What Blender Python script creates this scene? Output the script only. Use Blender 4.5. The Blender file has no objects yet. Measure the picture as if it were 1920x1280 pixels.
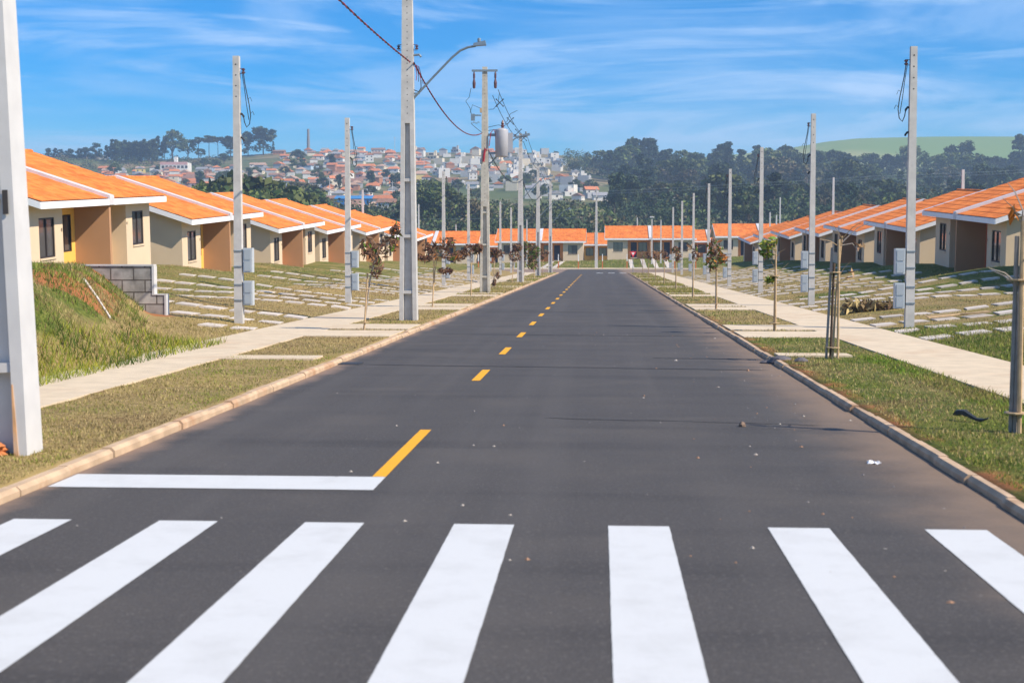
import bpy, math, random
import numpy as np
from mathutils import Vector, Matrix

SC = bpy.context.scene
COL = SC.collection
R = math.radians
PI = math.pi

# ------------------------------------------------------------------ camera, sky, sun, exposure
cam_d = bpy.data.cameras.new("camera")
cam = bpy.data.objects.new("camera", cam_d); COL.objects.link(cam)
cam.location = (0, 0, 1.74); cam.rotation_euler = (R(90 - 3.434), 0, R(3.534))
cam_d.lens = 50; cam_d.sensor_width = 36; cam_d.clip_start = 0.1; cam_d.clip_end = 20000
cam_d.dof.use_dof = True; cam_d.dof.focus_distance = 42; cam_d.dof.aperture_fstop = 3.2
SC.camera = cam
SUN_EL, SUN_AZ = 41.0, 114.0          # azimuth clockwise from +Y: low on the right, a little behind the camera
sd = Vector((math.sin(R(SUN_AZ)) * math.cos(R(SUN_EL)), math.cos(R(SUN_AZ)) * math.cos(R(SUN_EL)), math.sin(R(SUN_EL))))
sun_d = bpy.data.lights.new("sun", 'SUN'); sun_d.energy = 5.0; sun_d.angle = R(0.5); sun_d.color = (1, .885, .70)
sun = bpy.data.objects.new("sun", sun_d); COL.objects.link(sun)
sun.rotation_euler = sd.to_track_quat('Z', 'Y').to_euler(); sun.location = (60, -30, 60)
SC.view_settings.view_transform = 'Standard'; SC.view_settings.look = 'None'
SC.view_settings.exposure = 0.57; SC.view_settings.gamma = 1
W = bpy.data.worlds.new("World"); SC.world = W; W.use_nodes = True
def world():
    nt = W.node_tree; N = nt.nodes; L = nt.links
    bg = N["Background"]; bg.inputs[1].default_value = 0.105
    sky = N.new("ShaderNodeTexSky"); sky.sky_type = 'NISHITA'; sky.sun_disc = False
    sky.sun_elevation = R(SUN_EL); sky.sun_rotation = R(SUN_AZ)
    sky.altitude = 900; sky.air_density = 1.0; sky.dust_density = 0.3; sky.ozone_density = 3.0
    hs = N.new("ShaderNodeHueSaturation"); hs.inputs['Saturation'].default_value = 1.9; hs.inputs['Value'].default_value = .90
    L.new(sky.outputs[0], hs.inputs['Color'])
    tint = N.new("ShaderNodeMix"); tint.data_type = 'RGBA'; tint.blend_type = 'MULTIPLY'; tint.inputs['Factor'].default_value = 1
    L.new(hs.outputs[0], tint.inputs['A']); tint.inputs['B'].default_value = (.74, 1.04, 1.20, 1)
    tc = N.new("ShaderNodeTexCoord")
    def clouds(scale, vec, detail, lo, hi, dist=.5):
        mp = N.new("ShaderNodeMapping"); mp.inputs['Scale'].default_value = vec
        L.new(tc.outputs['Generated'], mp.inputs[0])
        nz = N.new("ShaderNodeTexNoise"); nz.inputs['Scale'].default_value = scale; nz.inputs['Detail'].default_value = detail
        nz.inputs['Roughness'].default_value = .58; nz.inputs['Distortion'].default_value = dist
        L.new(mp.outputs[0], nz.inputs['Vector'])
        mr = N.new("ShaderNodeMapRange"); mr.inputs[1].default_value = lo; mr.inputs[2].default_value = hi; mr.interpolation_type = 'SMOOTHSTEP'
        L.new(nz.outputs[0], mr.inputs[0]); return mr.outputs[0]
    a = clouds(1.0, (4.4, 4.4, 33), 10, .47, .65, .8)
    b = clouds(1.0, (2.6, 2.6, 15), 7, .44, .68, .6)
    m1 = N.new("ShaderNodeMath"); m1.operation = 'MULTIPLY'; L.new(a, m1.inputs[0]); m1.inputs[1].default_value = .40
    m2 = N.new("ShaderNodeMath"); m2.operation = 'MULTIPLY_ADD'; L.new(b, m2.inputs[0]); m2.inputs[1].default_value = .46; L.new(m1.outputs[0], m2.inputs[2])
    m2.use_clamp = True
    mix = N.new("ShaderNodeMix"); mix.data_type = 'RGBA'
    L.new(m2.outputs[0], mix.inputs['Factor']); L.new(tint.outputs['Result'], mix.inputs['A']); mix.inputs['B'].default_value = (4.4, 6.0, 8.4, 1)
    L.new(mix.outputs['Result'], bg.inputs[0])
world()

# ------------------------------------------------------------------ materials
MATS = {}
def nodes(m):
    m.use_nodes = True; nt = m.node_tree
    return nt.nodes, nt.links, nt.nodes["Principled BSDF"]
def M(name, col, rough=.8, var=.12, scale=6., metal=0., spec=.3, bump=0., stain=None, stain_amt=.4, stain_scale=1.5, obj_var=0.):
    """A painted / mineral surface: base colour with fine and coarse mottling, optional stains and bump."""
    if name in MATS: return MATS[name]
    m = bpy.data.materials.new(name); N, L, P = nodes(m)
    tc = N.new("ShaderNodeTexCoord")
    n1 = N.new("ShaderNodeTexNoise"); n1.inputs['Scale'].default_value = scale; n1.inputs['Detail'].default_value = 6
    L.new(tc.outputs['Object'], n1.inputs['Vector'])
    mr = N.new("ShaderNodeMapRange"); mr.inputs[1].default_value = .3; mr.inputs[2].default_value = .7
    mr.inputs[3].default_value = 1 - var; mr.inputs[4].default_value = 1 + var
    L.new(n1.outputs[0], mr.inputs[0])
    val = mr.outputs[0]
    if obj_var:
        oi = N.new("ShaderNodeObjectInfo"); mo = N.new("ShaderNodeMapRange"); mo.inputs[3].default_value = 1 - obj_var; mo.inputs[4].default_value = 1 + obj_var
        L.new(oi.outputs['Random'], mo.inputs[0]); mm = N.new("ShaderNodeMath"); mm.operation = 'MULTIPLY'
        L.new(val, mm.inputs[0]); L.new(mo.outputs[0], mm.inputs[1]); val = mm.outputs[0]
    vm = N.new("ShaderNodeVectorMath"); vm.operation = 'SCALE'; vm.inputs[0].default_value = col[:3]; L.new(val, vm.inputs['Scale'])
    out = vm.outputs[0]
    if stain:
        n2 = N.new("ShaderNodeTexNoise"); n2.inputs['Scale'].default_value = stain_scale; n2.inputs['Detail'].default_value = 8; n2.inputs['Roughness'].default_value = .65
        L.new(tc.outputs['Object'], n2.inputs['Vector'])
        r2 = N.new("ShaderNodeMapRange"); r2.inputs[1].default_value = .52; r2.inputs[2].default_value = .72; r2.inputs[4].default_value = stain_amt
        L.new(n2.outputs[0], r2.inputs[0])
        mx = N.new("ShaderNodeMix"); mx.data_type = 'RGBA'; L.new(r2.outputs[0], mx.inputs['Factor']); L.new(out, mx.inputs['A'])
        mx.inputs['B'].default_value = (*stain, 1); out = mx.outputs['Result']
    L.new(out, P.inputs['Base Color'])
    P.inputs['Roughness'].default_value = rough; P.inputs['Metallic'].default_value = metal; P.inputs['Specular IOR Level'].default_value = spec
    if bump:
        b = N.new("ShaderNodeBump"); b.inputs['Strength'].default_value = bump; b.inputs['Distance'].default_value = .02
        L.new(n1.outputs[0], b.inputs['Height']); L.new(b.outputs[0], P.inputs['Normal'])
    MATS[name] = m; return m
def MV(name, rough=.85, obj_var=.12, noise=.15, scale=2., trans=0.):
    """A surface whose colour comes from the 'tint' colour attribute (leaf, blade and stone colours)."""
    if name in MATS: return MATS[name]
    m = bpy.data.materials.new(name); N, L, P = nodes(m)
    at = N.new("ShaderNodeAttribute"); at.attribute_name = "tint"
    oi = N.new("ShaderNodeObjectInfo"); mo = N.new("ShaderNodeMapRange"); mo.inputs[3].default_value = 1 - obj_var; mo.inputs[4].default_value = 1 + obj_var
    L.new(oi.outputs['Random'], mo.inputs[0])
    vm = N.new("ShaderNodeVectorMath"); vm.operation = 'SCALE'; L.new(at.outputs['Color'], vm.inputs[0]); L.new(mo.outputs[0], vm.inputs['Scale'])
    L.new(vm.outputs[0], P.inputs['Base Color']); P.inputs['Roughness'].default_value = rough; P.inputs['Specular IOR Level'].default_value = .15
    if trans:
        tr = N.new("ShaderNodeBsdfTranslucent"); L.new(vm.outputs[0], tr.inputs[0]); ms = N.new("ShaderNodeMixShader"); ms.inputs[0].default_value = trans
        L.new(P.outputs[0], ms.inputs[1]); L.new(tr.outputs[0], ms.inputs[2]); L.new(ms.outputs[0], N["Material Output"].inputs[0])
    MATS[name] = m; return m

def mat_road():
    m = bpy.data.materials.new("asphalt"); N, L, P = nodes(m)
    tc = N.new("ShaderNodeTexCoord"); pos = tc.outputs['Object']
    def noise(scale, det=6, rough=.6, vec=None):
        n = N.new("ShaderNodeTexNoise"); n.inputs['Scale'].default_value = scale; n.inputs['Detail'].default_value = det; n.inputs['Roughness'].default_value = rough
        if vec:
            mp = N.new("ShaderNodeMapping"); mp.inputs['Scale'].default_value = vec; L.new(pos, mp.inputs[0]); L.new(mp.outputs[0], n.inputs['Vector'])
        else: L.new(pos, n.inputs['Vector'])
        return n.outputs[0]
    def rng(v, a, b, c=0., d=1., smooth=True):
        r = N.new("ShaderNodeMapRange"); r.inputs[1].default_value = a; r.inputs[2].default_value = b; r.inputs[3].default_value = c; r.inputs[4].default_value = d
        if smooth: r.interpolation_type = 'SMOOTHSTEP'
        L.new(v, r.inputs[0]); return r.outputs[0]
    def mix(f, a, b):
        x = N.new("ShaderNodeMix"); x.data_type = 'RGBA'; L.new(f, x.inputs['Factor'])
        for k, v in (('A', a), ('B', b)):
            if isinstance(v, tuple): x.inputs[k].default_value = (*v, 1)
            else: L.new(v, x.inputs[k])
        return x.outputs['Result']
    def mul(a, b):
        x = N.new("ShaderNodeMath"); x.operation = 'MULTIPLY'; L.new(a, x.inputs[0])
        if isinstance(b, float): x.inputs[1].default_value = b
        else: L.new(b, x.inputs[1])
        return x.outputs[0]
    c = mix(rng(noise(85, 4, .75), .3, .7), (.036, .033, .032), (.098, .090, .087))
    c = mix(mul(rng(noise(.55, 5), .45, .72), .55), c, (.098, .086, .077))
    c = mix(mul(rng(noise(1.0, 6, .6, (.15, 1.2, 1)), .48, .7), .55), c, (.040, .037, .037))
    c = mix(mul(rng(noise(.7, 4, .5, (2.4, .05, 1)), .45, .7), .4), c, (.095, .087, .083))
    c = mix(mul(rng(noise(30, 3), .54, .66), .5), c, (.128, .117, .11))
    sx = N.new("ShaderNodeSeparateXYZ"); L.new(pos, sx.inputs[0])
    nz = noise(.9, 7, .65)
    ed = N.new("ShaderNodeMath"); ed.operation = 'MULTIPLY_ADD'; L.new(nz, ed.inputs[0]); ed.inputs[1].default_value = 1.5; L.new(sx.outputs[0], ed.inputs[2])
    c = mix(mul(rng(ed.outputs[0], 2.5, 3.8), .75), c, (.26, .18, .125))
    el = N.new("ShaderNodeMath"); el.operation = 'MULTIPLY_ADD'; L.new(nz, el.inputs[0]); el.inputs[1].default_value = -.7; L.new(sx.outputs[0], el.inputs[2])
    c = mix(mul(rng(el.outputs[0], -4.25, -4.6), .8), c, (.28, .19, .14))
    vo = N.new("ShaderNodeTexVoronoi"); vo.inputs['Scale'].default_value = 3.2; L.new(pos, vo.inputs['Vector'])
    c = mix(mul(rng(vo.outputs['Distance'], .05, .02), rng(noise(1.3, 2), .48, .6)), c, (.36, .33, .3))
    vs = N.new("ShaderNodeTexVoronoi"); vs.inputs['Scale'].default_value = 16; L.new(pos, vs.inputs['Vector'])
    c = mix(mul(rng(vs.outputs['Distance'], .14, .06), rng(noise(2.3, 2), .5, .66)), c, (.2, .18, .165))
    L.new(c, P.inputs['Base Color']); P.inputs['Roughness'].default_value = .8; P.inputs['Specular IOR Level'].default_value = .25
    b = N.new("ShaderNodeBump"); b.inputs['Strength'].default_value = .35; b.inputs['Distance'].default_value = .006
    L.new(noise(260, 3), b.inputs['Height']); L.new(b.outputs[0], P.inputs['Normal'])
    return m
def mat_ground():
    m = bpy.data.materials.new("earth and turf"); N, L, P = nodes(m)
    tc = N.new("ShaderNodeTexCoord"); pos = tc.outputs['Object']
    at = N.new("ShaderNodeAttribute"); at.attribute_name = "zone"
    sp = N.new("ShaderNodeSeparateColor"); L.new(at.outputs['Color'], sp.inputs[0])
    def noise(scale, det=6, rough=.6):
        n = N.new("ShaderNodeTexNoise"); n.inputs['Scale'].default_value = scale; n.inputs['Detail'].default_value = det; n.inputs['Roughness'].default_value = rough
        L.new(pos, n.inputs['Vector']); return n.outputs[0]
    def rng(v, a, b, c=0., d=1.):
        r = N.new("ShaderNodeMapRange"); r.inputs[1].default_value = a; r.inputs[2].default_value = b; r.inputs[3].default_value = c; r.inputs[4].default_value = d
        r.interpolation_type = 'SMOOTHSTEP'; L.new(v, r.inputs[0]); return r.outputs[0]
    def mix(f, a, b):
        x = N.new("ShaderNodeMix"); x.data_type = 'RGBA'; L.new(f, x.inputs['Factor'])
        for k, v in (('A', a), ('B', b)):
            if isinstance(v, tuple): x.inputs[k].default_value = (*v, 1)
            else: L.new(v, x.inputs[k])
        return x.outputs['Result']
    def add(a, b, k):
        x = N.new("ShaderNodeMath"); x.operation = 'MULTIPLY_ADD'; L.new(b, x.inputs[0]); x.inputs[1].default_value = k; L.new(a, x.inputs[2]); return x.outputs[0]
    dry = mix(rng(noise(9, 8, .75), .35, .65), (.17, .125, .055), (.38, .28, .13))
    dry = mix(rng(noise(.35, 5), .42, .68), dry, (.34, .245, .10))
    dry = mix(rng(noise(1.7, 6), .6, .74), dry, (.22, .13, .075))
    grn = mix(rng(noise(11, 6, .7), .35, .65), (.055, .075, .015), (.15, .17, .035))
    c = mix(rng(add(sp.outputs[0], noise(.8, 6), .9), .55, 1.05), dry, grn)
    c = mix(rng(add(sp.outputs[1], noise(1.2, 7), .9), .75, 1.05), c, (.33, .13, .055))
    far = mix(rng(noise(.012, 6), .42, .62), (.10, .125, .045), (.26, .20, .115))
    far = mix(rng(noise(.05, 4), .5, .62), far, (.07, .095, .035))
    c = mix(sp.outputs[2], c, far)
    gf = mix(rng(noise(.004, 3), .42, .58), (.16, .25, .07), (.30, .31, .12))
    c = mix(at.outputs['Alpha'], c, gf)
    L.new(c, P.inputs['Base Color']); P.inputs['Roughness'].default_value = .95; P.inputs['Specular IOR Level'].default_value = .1
    b = N.new("ShaderNodeBump"); b.inputs['Strength'].default_value = .8; b.inputs['Distance'].default_value = .03
    L.new(noise(14, 6, .75), b.inputs['Height']); L.new(b.outputs[0], P.inputs['Normal'])
    return m
def mat_paint(name, col, wear=.5):
    m = bpy.data.materials.new(name); N, L, P = nodes(m)
    tc = N.new("ShaderNodeTexCoord")
    n = N.new("ShaderNodeTexNoise"); n.inputs['Scale'].default_value = 2.2; n.inputs['Detail'].default_value = 9; n.inputs['Roughness'].default_value = .7
    L.new(tc.outputs['Object'], n.inputs['Vector'])
    r = N.new("ShaderNodeMapRange"); r.inputs[1].default_value = .48; r.inputs[2].default_value = .8; r.inputs[4].default_value = wear; L.new(n.outputs[0], r.inputs[0])
    x = N.new("ShaderNodeMix"); x.data_type = 'RGBA'; L.new(r.outputs[0], x.inputs['Factor']); x.inputs['A'].default_value = (*col, 1); x.inputs['B'].default_value = (col[0] * .6, col[1] * .58, col[2] * .56, 1)
    n2 = N.new("ShaderNodeTexNoise"); n2.inputs['Scale'].default_value = 120; L.new(tc.outputs['Object'], n2.inputs['Vector'])
    r2 = N.new("ShaderNodeMapRange"); r2.inputs[1].default_value = .66; r2.inputs[2].default_value = .74; r2.inputs[4].default_value = .5; L.new(n2.outputs[0], r2.inputs[0])
    y = N.new("ShaderNodeMix"); y.data_type = 'RGBA'; L.new(r2.outputs[0], y.inputs['Factor']); L.new(x.outputs['Result'], y.inputs['A']); y.inputs['B'].default_value = (col[0] * .45, col[1] * .44, col[2] * .44, 1)
    L.new(y.outputs['Result'], P.inputs['Base Color']); P.inputs['Roughness'].default_value = .7; P.inputs['Specular IOR Level'].default_value = .2
    return m
def mat_glass():
    m = bpy.data.materials.new("window glass"); N, L, P = nodes(m)
    P.inputs['Base Color'].default_value = (.085, .08, .08, 1); P.inputs['Roughness'].default_value = .05; P.inputs['Specular IOR Level'].default_value = .9
    return m
def mat_block():
    m = bpy.data.materials.new("concrete block"); N, L, P = nodes(m)
    tc = N.new("ShaderNodeTexCoord"); mp = N.new("ShaderNodeMapping"); mp.inputs['Rotation'].default_value = (R(90), 0, 0); L.new(tc.outputs['Object'], mp.inputs[0])
    br = N.new("ShaderNodeTexBrick"); br.inputs['Scale'].default_value = 1; br.inputs['Brick Width'].default_value = .56; br.inputs['Row Height'].default_value = .29; br.inputs['Mortar Size'].default_value = .018
    br.inputs['Color1'].default_value = (.25, .235, .22, 1); br.inputs['Color2'].default_value = (.34, .32, .30, 1); br.inputs['Mortar'].default_value = (.10, .085, .075, 1)
    L.new(mp.outputs[0], br.inputs['Vector'])
    n = N.new("ShaderNodeTexNoise"); n.inputs['Scale'].default_value = 4; n.inputs['Detail'].default_value = 8; L.new(tc.outputs['Object'], n.inputs['Vector'])
    mr = N.new("ShaderNodeMapRange"); mr.inputs[1].default_value = .3; mr.inputs[2].default_value = .7; mr.inputs[3].default_value = .6; mr.inputs[4].default_value = 1.35; L.new(n.outputs[0], mr.inputs[0])
    vm = N.new("ShaderNodeVectorMath"); vm.operation = 'SCALE'; L.new(br.outputs[0], vm.inputs[0]); L.new(mr.outputs[0], vm.inputs['Scale'])
    L.new(vm.outputs[0], P.inputs['Base Color']); P.inputs['Roughness'].default_value = .9
    b = N.new("ShaderNodeBump"); b.inputs['Strength'].default_value = .6; b.inputs['Distance'].default_value = .02; L.new(br.outputs['Fac'], b.inputs['Height']); b.invert = True; L.new(b.outputs[0], P.inputs['Normal'])
    return m
def mat_tile():
    m = bpy.data.materials.new("clay roof tile"); N, L, P = nodes(m)
    tc = N.new("ShaderNodeTexCoord")
    vo = N.new("ShaderNodeTexVoronoi"); mp = N.new("ShaderNodeMapping"); mp.inputs['Scale'].default_value = (4.5, 3, .01); L.new(tc.outputs['Object'], mp.inputs[0]); L.new(mp.outputs[0], vo.inputs['Vector']); vo.inputs['Scale'].default_value = 1
    sp = N.new("ShaderNodeSeparateColor"); L.new(vo.outputs['Color'], sp.inputs[0])
    n = N.new("ShaderNodeTexNoise"); n.inputs['Scale'].default_value = 1.1; n.inputs['Detail'].default_value = 7; L.new(tc.outputs['Object'], n.inputs['Vector'])
    a = N.new("ShaderNodeMath"); a.operation = 'MULTIPLY_ADD'; L.new(sp.outputs[0], a.inputs[0]); a.inputs[1].default_value = .45; L.new(n.outputs[0], a.inputs[2])
    x = N.new("ShaderNodeMix"); x.data_type = 'RGBA'; r = N.new("ShaderNodeMapRange"); r.inputs[1].default_value = .4; r.inputs[2].default_value = 1.05; L.new(a.outputs[0], r.inputs[0]); L.new(r.outputs[0], x.inputs['Factor'])
    x.inputs['A'].default_value = (.50, .125, .028, 1); x.inputs['B'].default_value = (.82, .255, .058, 1)
    L.new(x.outputs['Result'], P.inputs['Base Color']); P.inputs['Roughness'].default_value = .75; P.inputs['Specular IOR Level'].default_value = .2
    return m

m_road = mat_road(); m_ground = mat_ground(); m_glass = mat_glass(); m_tile = mat_tile(); m_block = mat_block()
m_white = mat_paint("white road paint", (.56, .57, .58), .4); m_yellow = mat_paint("yellow road paint", (.74, .36, .02), .35)
m_walk = M("pale concrete paving", (.58, .475, .345), .9, .10, 3., stain=(.46, .30, .18), stain_amt=.55, stain_scale=.5, bump=.15)
m_slab = M("paving slab concrete", (.55, .49, .44), .9, .12, 5., bump=.2, obj_var=.12, stain=(.36, .25, .17), stain_amt=.4)
m_kerb = M("kerb concrete", (.48, .345, .23), .9, .2, 4., stain=(.36, .17, .08), stain_amt=.85, stain_scale=1.1, bump=.3)
m_pole = M("grey pole concrete", (.50, .48, .46), .85, .10, 5., stain=(.33, .32, .31), stain_amt=.5, stain_scale=2.2, bump=.15)
m_polewhite = M("pale pole concrete", (.54, .53, .53), .85, .07, 4., stain=(.48, .46, .43), stain_amt=.35, stain_scale=2, bump=.1)
m_polewarm = M("weathered pole concrete", (.46, .43, .37), .9, .16, 5., stain=(.22, .18, .13), stain_amt=.6, stain_scale=2, bump=.2)
m_clay = M("red clay soil", (.42, .15, .055), .95, .25, 5, bump=.5)
m_dark = M("dark steel", (.04, .04, .045), .6, .1, 8)
m_hole = M("bolt hole", (.05, .045, .045), .9, .05)
m_galv = M("galvanised steel", (.24, .29, .33), .45, .1, 6, metal=.5)
m_box = M("grey meter box plastic", (.42, .455, .49), .5, .04, 4, spec=.4)
m_boxdoor = M("grey meter box panel", (.33, .37, .41), .45, .04, 4, spec=.4)
m_cable_b = M("black cable", (.025, .03, .035), .6, .05)
m_cable_r = M("red cable", (.33, .03, .05), .6, .1)
m_porc = M("brown porcelain", (.10, .03, .03), .3, .05, spec=.6)
m_trafo = M("grey painted transformer steel", (.36, .36, .39), .45, .05, 3, spec=.4)
m_cream = M("cream wall paint", (.64, .505, .36), .88, .035, 1.2, bump=.08, stain=(.56, .44, .31), stain_amt=.35, stain_scale=.7)
m_brown = M("brown wall paint", (.42, .235, .13), .88, .04, 1.2, bump=.08)
m_trim = M("white trim paint", (.80, .80, .82), .6, .04, 2)
m_flash = M("metal flashing", (.60, .58, .60), .5, .06, 2)
m_frame = M("dark window frame", (.035, .028, .028), .5, .05)
m_door = M("dark navy door paint", (.03, .032, .055), .5, .05)
ACC = {'yellow': M("yellow porch paint", (.80, .46, .10), .85, .04, 1.5), 'orange': M("orange porch paint", (.78, .31, .10), .85, .04, 1.5),
       'red': M("brick red porch paint", (.50, .14, .07), .85, .04, 1.5)}
m_wood = M("pale stake wood", (.47, .33, .19), .85, .2, 9, bump=.2)
m_wood2 = M("grey stake wood", (.30, .26, .23), .85, .2, 9, bump=.2)
m_wood3 = M("dark stake wood", (.10, .07, .05), .85, .25, 9, bump=.2)
m_bark = M("tree bark", (.13, .10, .08), .95, .2, 3)
m_postw = M("white post paint", (.75, .74, .72), .7, .05); m_posto = M("orange post paint", (.55, .15, .05), .7, .08)
m_leaf = MV("foliage", .8, .16, trans=.15); m_blade = MV("grass blades", .8, 0., trans=.2); m_stone = MV("loose stones", .9, 0.)
m_pine = MV("valley foliage", .85, .38)

# ------------------------------------------------------------------ mesh helpers
def jitter(mb, seed, a):
    r_ = random.Random(seed); mb.v = [(x + r_.uniform(-a, a), y + r_.uniform(-a, a), max(.001, z + r_.uniform(-a, a) * .7)) for x, y, z in mb.v]; return mb
class MB:
    def __init__(s): s.v = []; s.f = []; s.m = []
    def add(s, vs, fs, mi=0):
        o = len(s.v); s.v += [tuple(p) for p in vs]; s.f += [tuple(i + o for i in f) for f in fs]; s.m += [mi] * len(fs)
    def hexa(s, lo, hi, mi=0):
        """lo, hi: four points each (counter-clockwise from above)"""
        s.add(list(lo) + list(hi), [(3, 2, 1, 0), (4, 5, 6, 7), (0, 1, 5, 4), (1, 2, 6, 5), (2, 3, 7, 6), (3, 0, 4, 7)], mi)
    def box(s, x0, x1, y0, y1, z0, z1, mi=0):
        s.hexa([(x0, y0, z0), (x1, y0, z0), (x1, y1, z0), (x0, y1, z0)], [(x0, y0, z1), (x1, y0, z1), (x1, y1, z1), (x0, y1, z1)], mi)
    def taper(s, cx, cy, w0, d0, z0, w1, d1, z1, mi=0, cx1=None, cy1=None):
        cx1 = cx if cx1 is None else cx1; cy1 = cy if cy1 is None else cy1
        q = lambda c, e, w, d, z: [(c - w / 2, e - d / 2, z), (c + w / 2, e - d / 2, z), (c + w / 2, e + d / 2, z), (c - w / 2, e + d / 2, z)]
        s.hexa(q(cx, cy, w0, d0, z0), q(cx1, cy1, w1, d1, z1), mi)
    def tube(s, path, r, n=6, mi=0, cap=True):
        P = [Vector(p) for p in path]; k = len(P); o = len(s.v)
        rs = r if hasattr(r, '__len__') else [r] * k
        prev = None
        for i, p in enumerate(P):
            d = (P[min(i + 1, k - 1)] - P[max(i - 1, 0)]).normalized()
            if prev is None: a = d.orthogonal().normalized()
            else: a = (prev - d * prev.dot(d)).normalized()
            prev = a; b = d.cross(a)
            for j in range(n):
                t = 2 * PI * j / n; s.v.append(tuple(p + (a * math.cos(t) + b * math.sin(t)) * rs[i]))
        for i in range(k - 1):
            for j in range(n):
                s.f.append((o + i * n + j, o + i * n + (j + 1) % n, o + (i + 1) * n + (j + 1) % n, o + (i + 1) * n + j)); s.m.append(mi)
        if cap:
            s.f.append(tuple(o + j for j in range(n - 1, -1, -1))); s.m.append(mi); s.f.append(tuple(o + (k - 1) * n + j for j in range(n))); s.m.append(mi)
    def lathe(s, prof, c=(0, 0, 0), n=16, mi=0):
        o = len(s.v)
        for r, z in prof:
            for j in range(n):
                t = 2 * PI * j / n; s.v.append((c[0] + r * math.cos(t), c[1] + r * math.sin(t), c[2] + z))
        for i in range(len(prof) - 1):
            for j in range(n): s.f.append((o + i * n + j, o + i * n + (j + 1) % n, o + (i + 1) * n + (j + 1) % n, o + (i + 1) * n + j)); s.m.append(mi)
        s.f.append(tuple(o + j for j in range(n - 1, -1, -1))); s.m.append(mi)
        e = o + (len(prof) - 1) * n; s.f.append(tuple(e + j for j in range(n))); s.m.append(mi)
    def mesh(s, name, mats, smooth=False):
        me = bpy.data.meshes.new(name); me.from_pydata(s.v, [], s.f)
        for m in (mats if isinstance(mats, (list, tuple)) else [mats]): me.materials.append(m)
        me.polygons.foreach_set("material_index", s.m)
        if smooth: me.polygons.foreach_set("use_smooth", [True] * len(s.f))
        me.update(); return me
    def build(s, name, mats, parent=None, smooth=False): return link(name, s.mesh(name, mats, smooth), parent)
def link(name, me, parent=None):
    o = bpy.data.objects.new(name, me); COL.objects.link(o)
    if parent is not None: o.parent = parent
    return o
def empty(name, loc=(0, 0, 0), rz=0.):
    o = bpy.data.objects.new(name, None); COL.objects.link(o); o.location = loc; o.rotation_euler = (0, 0, rz); o.empty_display_size = .3; return o
def tag(o, label, cat, group=None):
    o["label"] = label; o["category"] = cat
    if group: o["group"] = group
    return o
def struct(o, kind="structure"): o["kind"] = kind; return o
def copy_tree(o, parent=None):
    c = o.copy(); COL.objects.link(c)
    if parent is not None: c.parent = parent
    for ch in [x for x in o.children]: copy_tree(ch, c)
    return c
def poly_mesh(name, V, F, mats, tint=None, attr="tint"):
    """numpy mesh: V (n,3), F (m,k) with k 3 or 4; tint (n,4) per-vertex colour"""
    V = np.asarray(V, np.float32); F = np.asarray(F, np.int32); k = F.shape[1]
    me = bpy.data.meshes.new(name); me.vertices.add(len(V)); me.vertices.foreach_set("co", V.ravel())
    me.loops.add(F.size); me.loops.foreach_set("vertex_index", F.ravel())
    me.polygons.add(len(F)); me.polygons.foreach_set("loop_start", np.arange(len(F), dtype=np.int32) * k)
    me.update(calc_edges=True)
    if tint is not None:
        a = me.color_attributes.new(attr, 'FLOAT_COLOR', 'POINT'); a.data.foreach_set("color", np.asarray(tint, np.float32).ravel())
    for m in (mats if isinstance(mats, (list, tuple)) else [mats]): me.materials.append(m)
    me.polygons.foreach_set('use_smooth', [False] * len(F))
    me.validate(); return me
def smoothstep(a, b, x):
    t = np.clip((np.asarray(x, float) - a) / (b - a), 0, 1); return t * t * (3 - 2 * t)
_rs = np.random.RandomState(7); _G = _rs.rand(64, 64)
def vnoise(x, y):
    x = np.asarray(x, float); y = np.asarray(y, float); xi = np.floor(x).astype(int); yi = np.floor(y).astype(int)
    fx = x - xi; fy = y - yi; fx = fx * fx * (3 - 2 * fx); fy = fy * fy * (3 - 2 * fy)
    g = lambda i, j: _G[i % 64, j % 64]
    return (g(xi, yi) * (1 - fx) + g(xi + 1, yi) * fx) * (1 - fy) + (g(xi, yi + 1) * (1 - fx) + g(xi + 1, yi + 1) * fx) * fy
def fbm(x, y, o=4):
    s = 0; a = .5
    for i in range(o): s = s + a * vnoise(x * 2 ** i + 17 * i, y * 2 ** i + 5 * i); a *= .5
    return s

# ------------------------------------------------------------------ the lie of the land
RL, RR = -4.19, 2.80               # carriageway edges
TY0, TY1 = 148., 181.              # cross street
CREST_S = [-1500, -400, 60, 180, 330, 480, 560, 700, 860, 1000, 1060, 1130, 1300, 1500, 1700, 2000, 4000]
CREST_Y = [300, 288, 290, 296, 296, 287, 282, 283, 286, 287, 293, 308, 326, 334, 330, 322, 330]
def far_z(X, Y):
    Y = np.maximum(np.asarray(Y, float), 1.); s = 1125 + 2667 * X / Y
    yc = np.interp(s, CREST_S, CREST_Y); Yc = np.interp(s, [900, 1300], [1080, 980])
    t = np.clip((Y - 380) / (Yc - 380), 0, 1)
    z0 = np.interp(Y, [150, 205, 300, 380], [1.0, .9, -4., 7.4])
    yy = 440 + (yc - 440) * t ** .85
    zh = 1.74 + np.minimum(Y, Yc) / 2667 * (480 - yy)
    z = np.where(Y < 380, z0, zh)
    zcrest = 1.74 + Yc / 2667 * (480 - yc)
    # beyond the crest: plateau, then the green field on the right
    yf = np.interp(s, [900, 1250, 1450, 1540, 1600, 1750, 1900, 2000, 2600], [330, 306, 287, 272, 266, 263.5, 264.5, 267, 280])
    zf = 1.74 + 1560 / 2667 * (480 - yf)
    u = smoothstep(1150, 1560, Y)
    z = np.where(Y > Yc, np.where(Y < 1150, zcrest - (Y - Yc) * .02, (zcrest - (1150 - Yc) * .02) * (1 - u) + zf * u), z)
    z = np.where(Y > 1560, zf - (Y - 1560) * .06, z)
    return np.maximum(z, -6)
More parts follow.
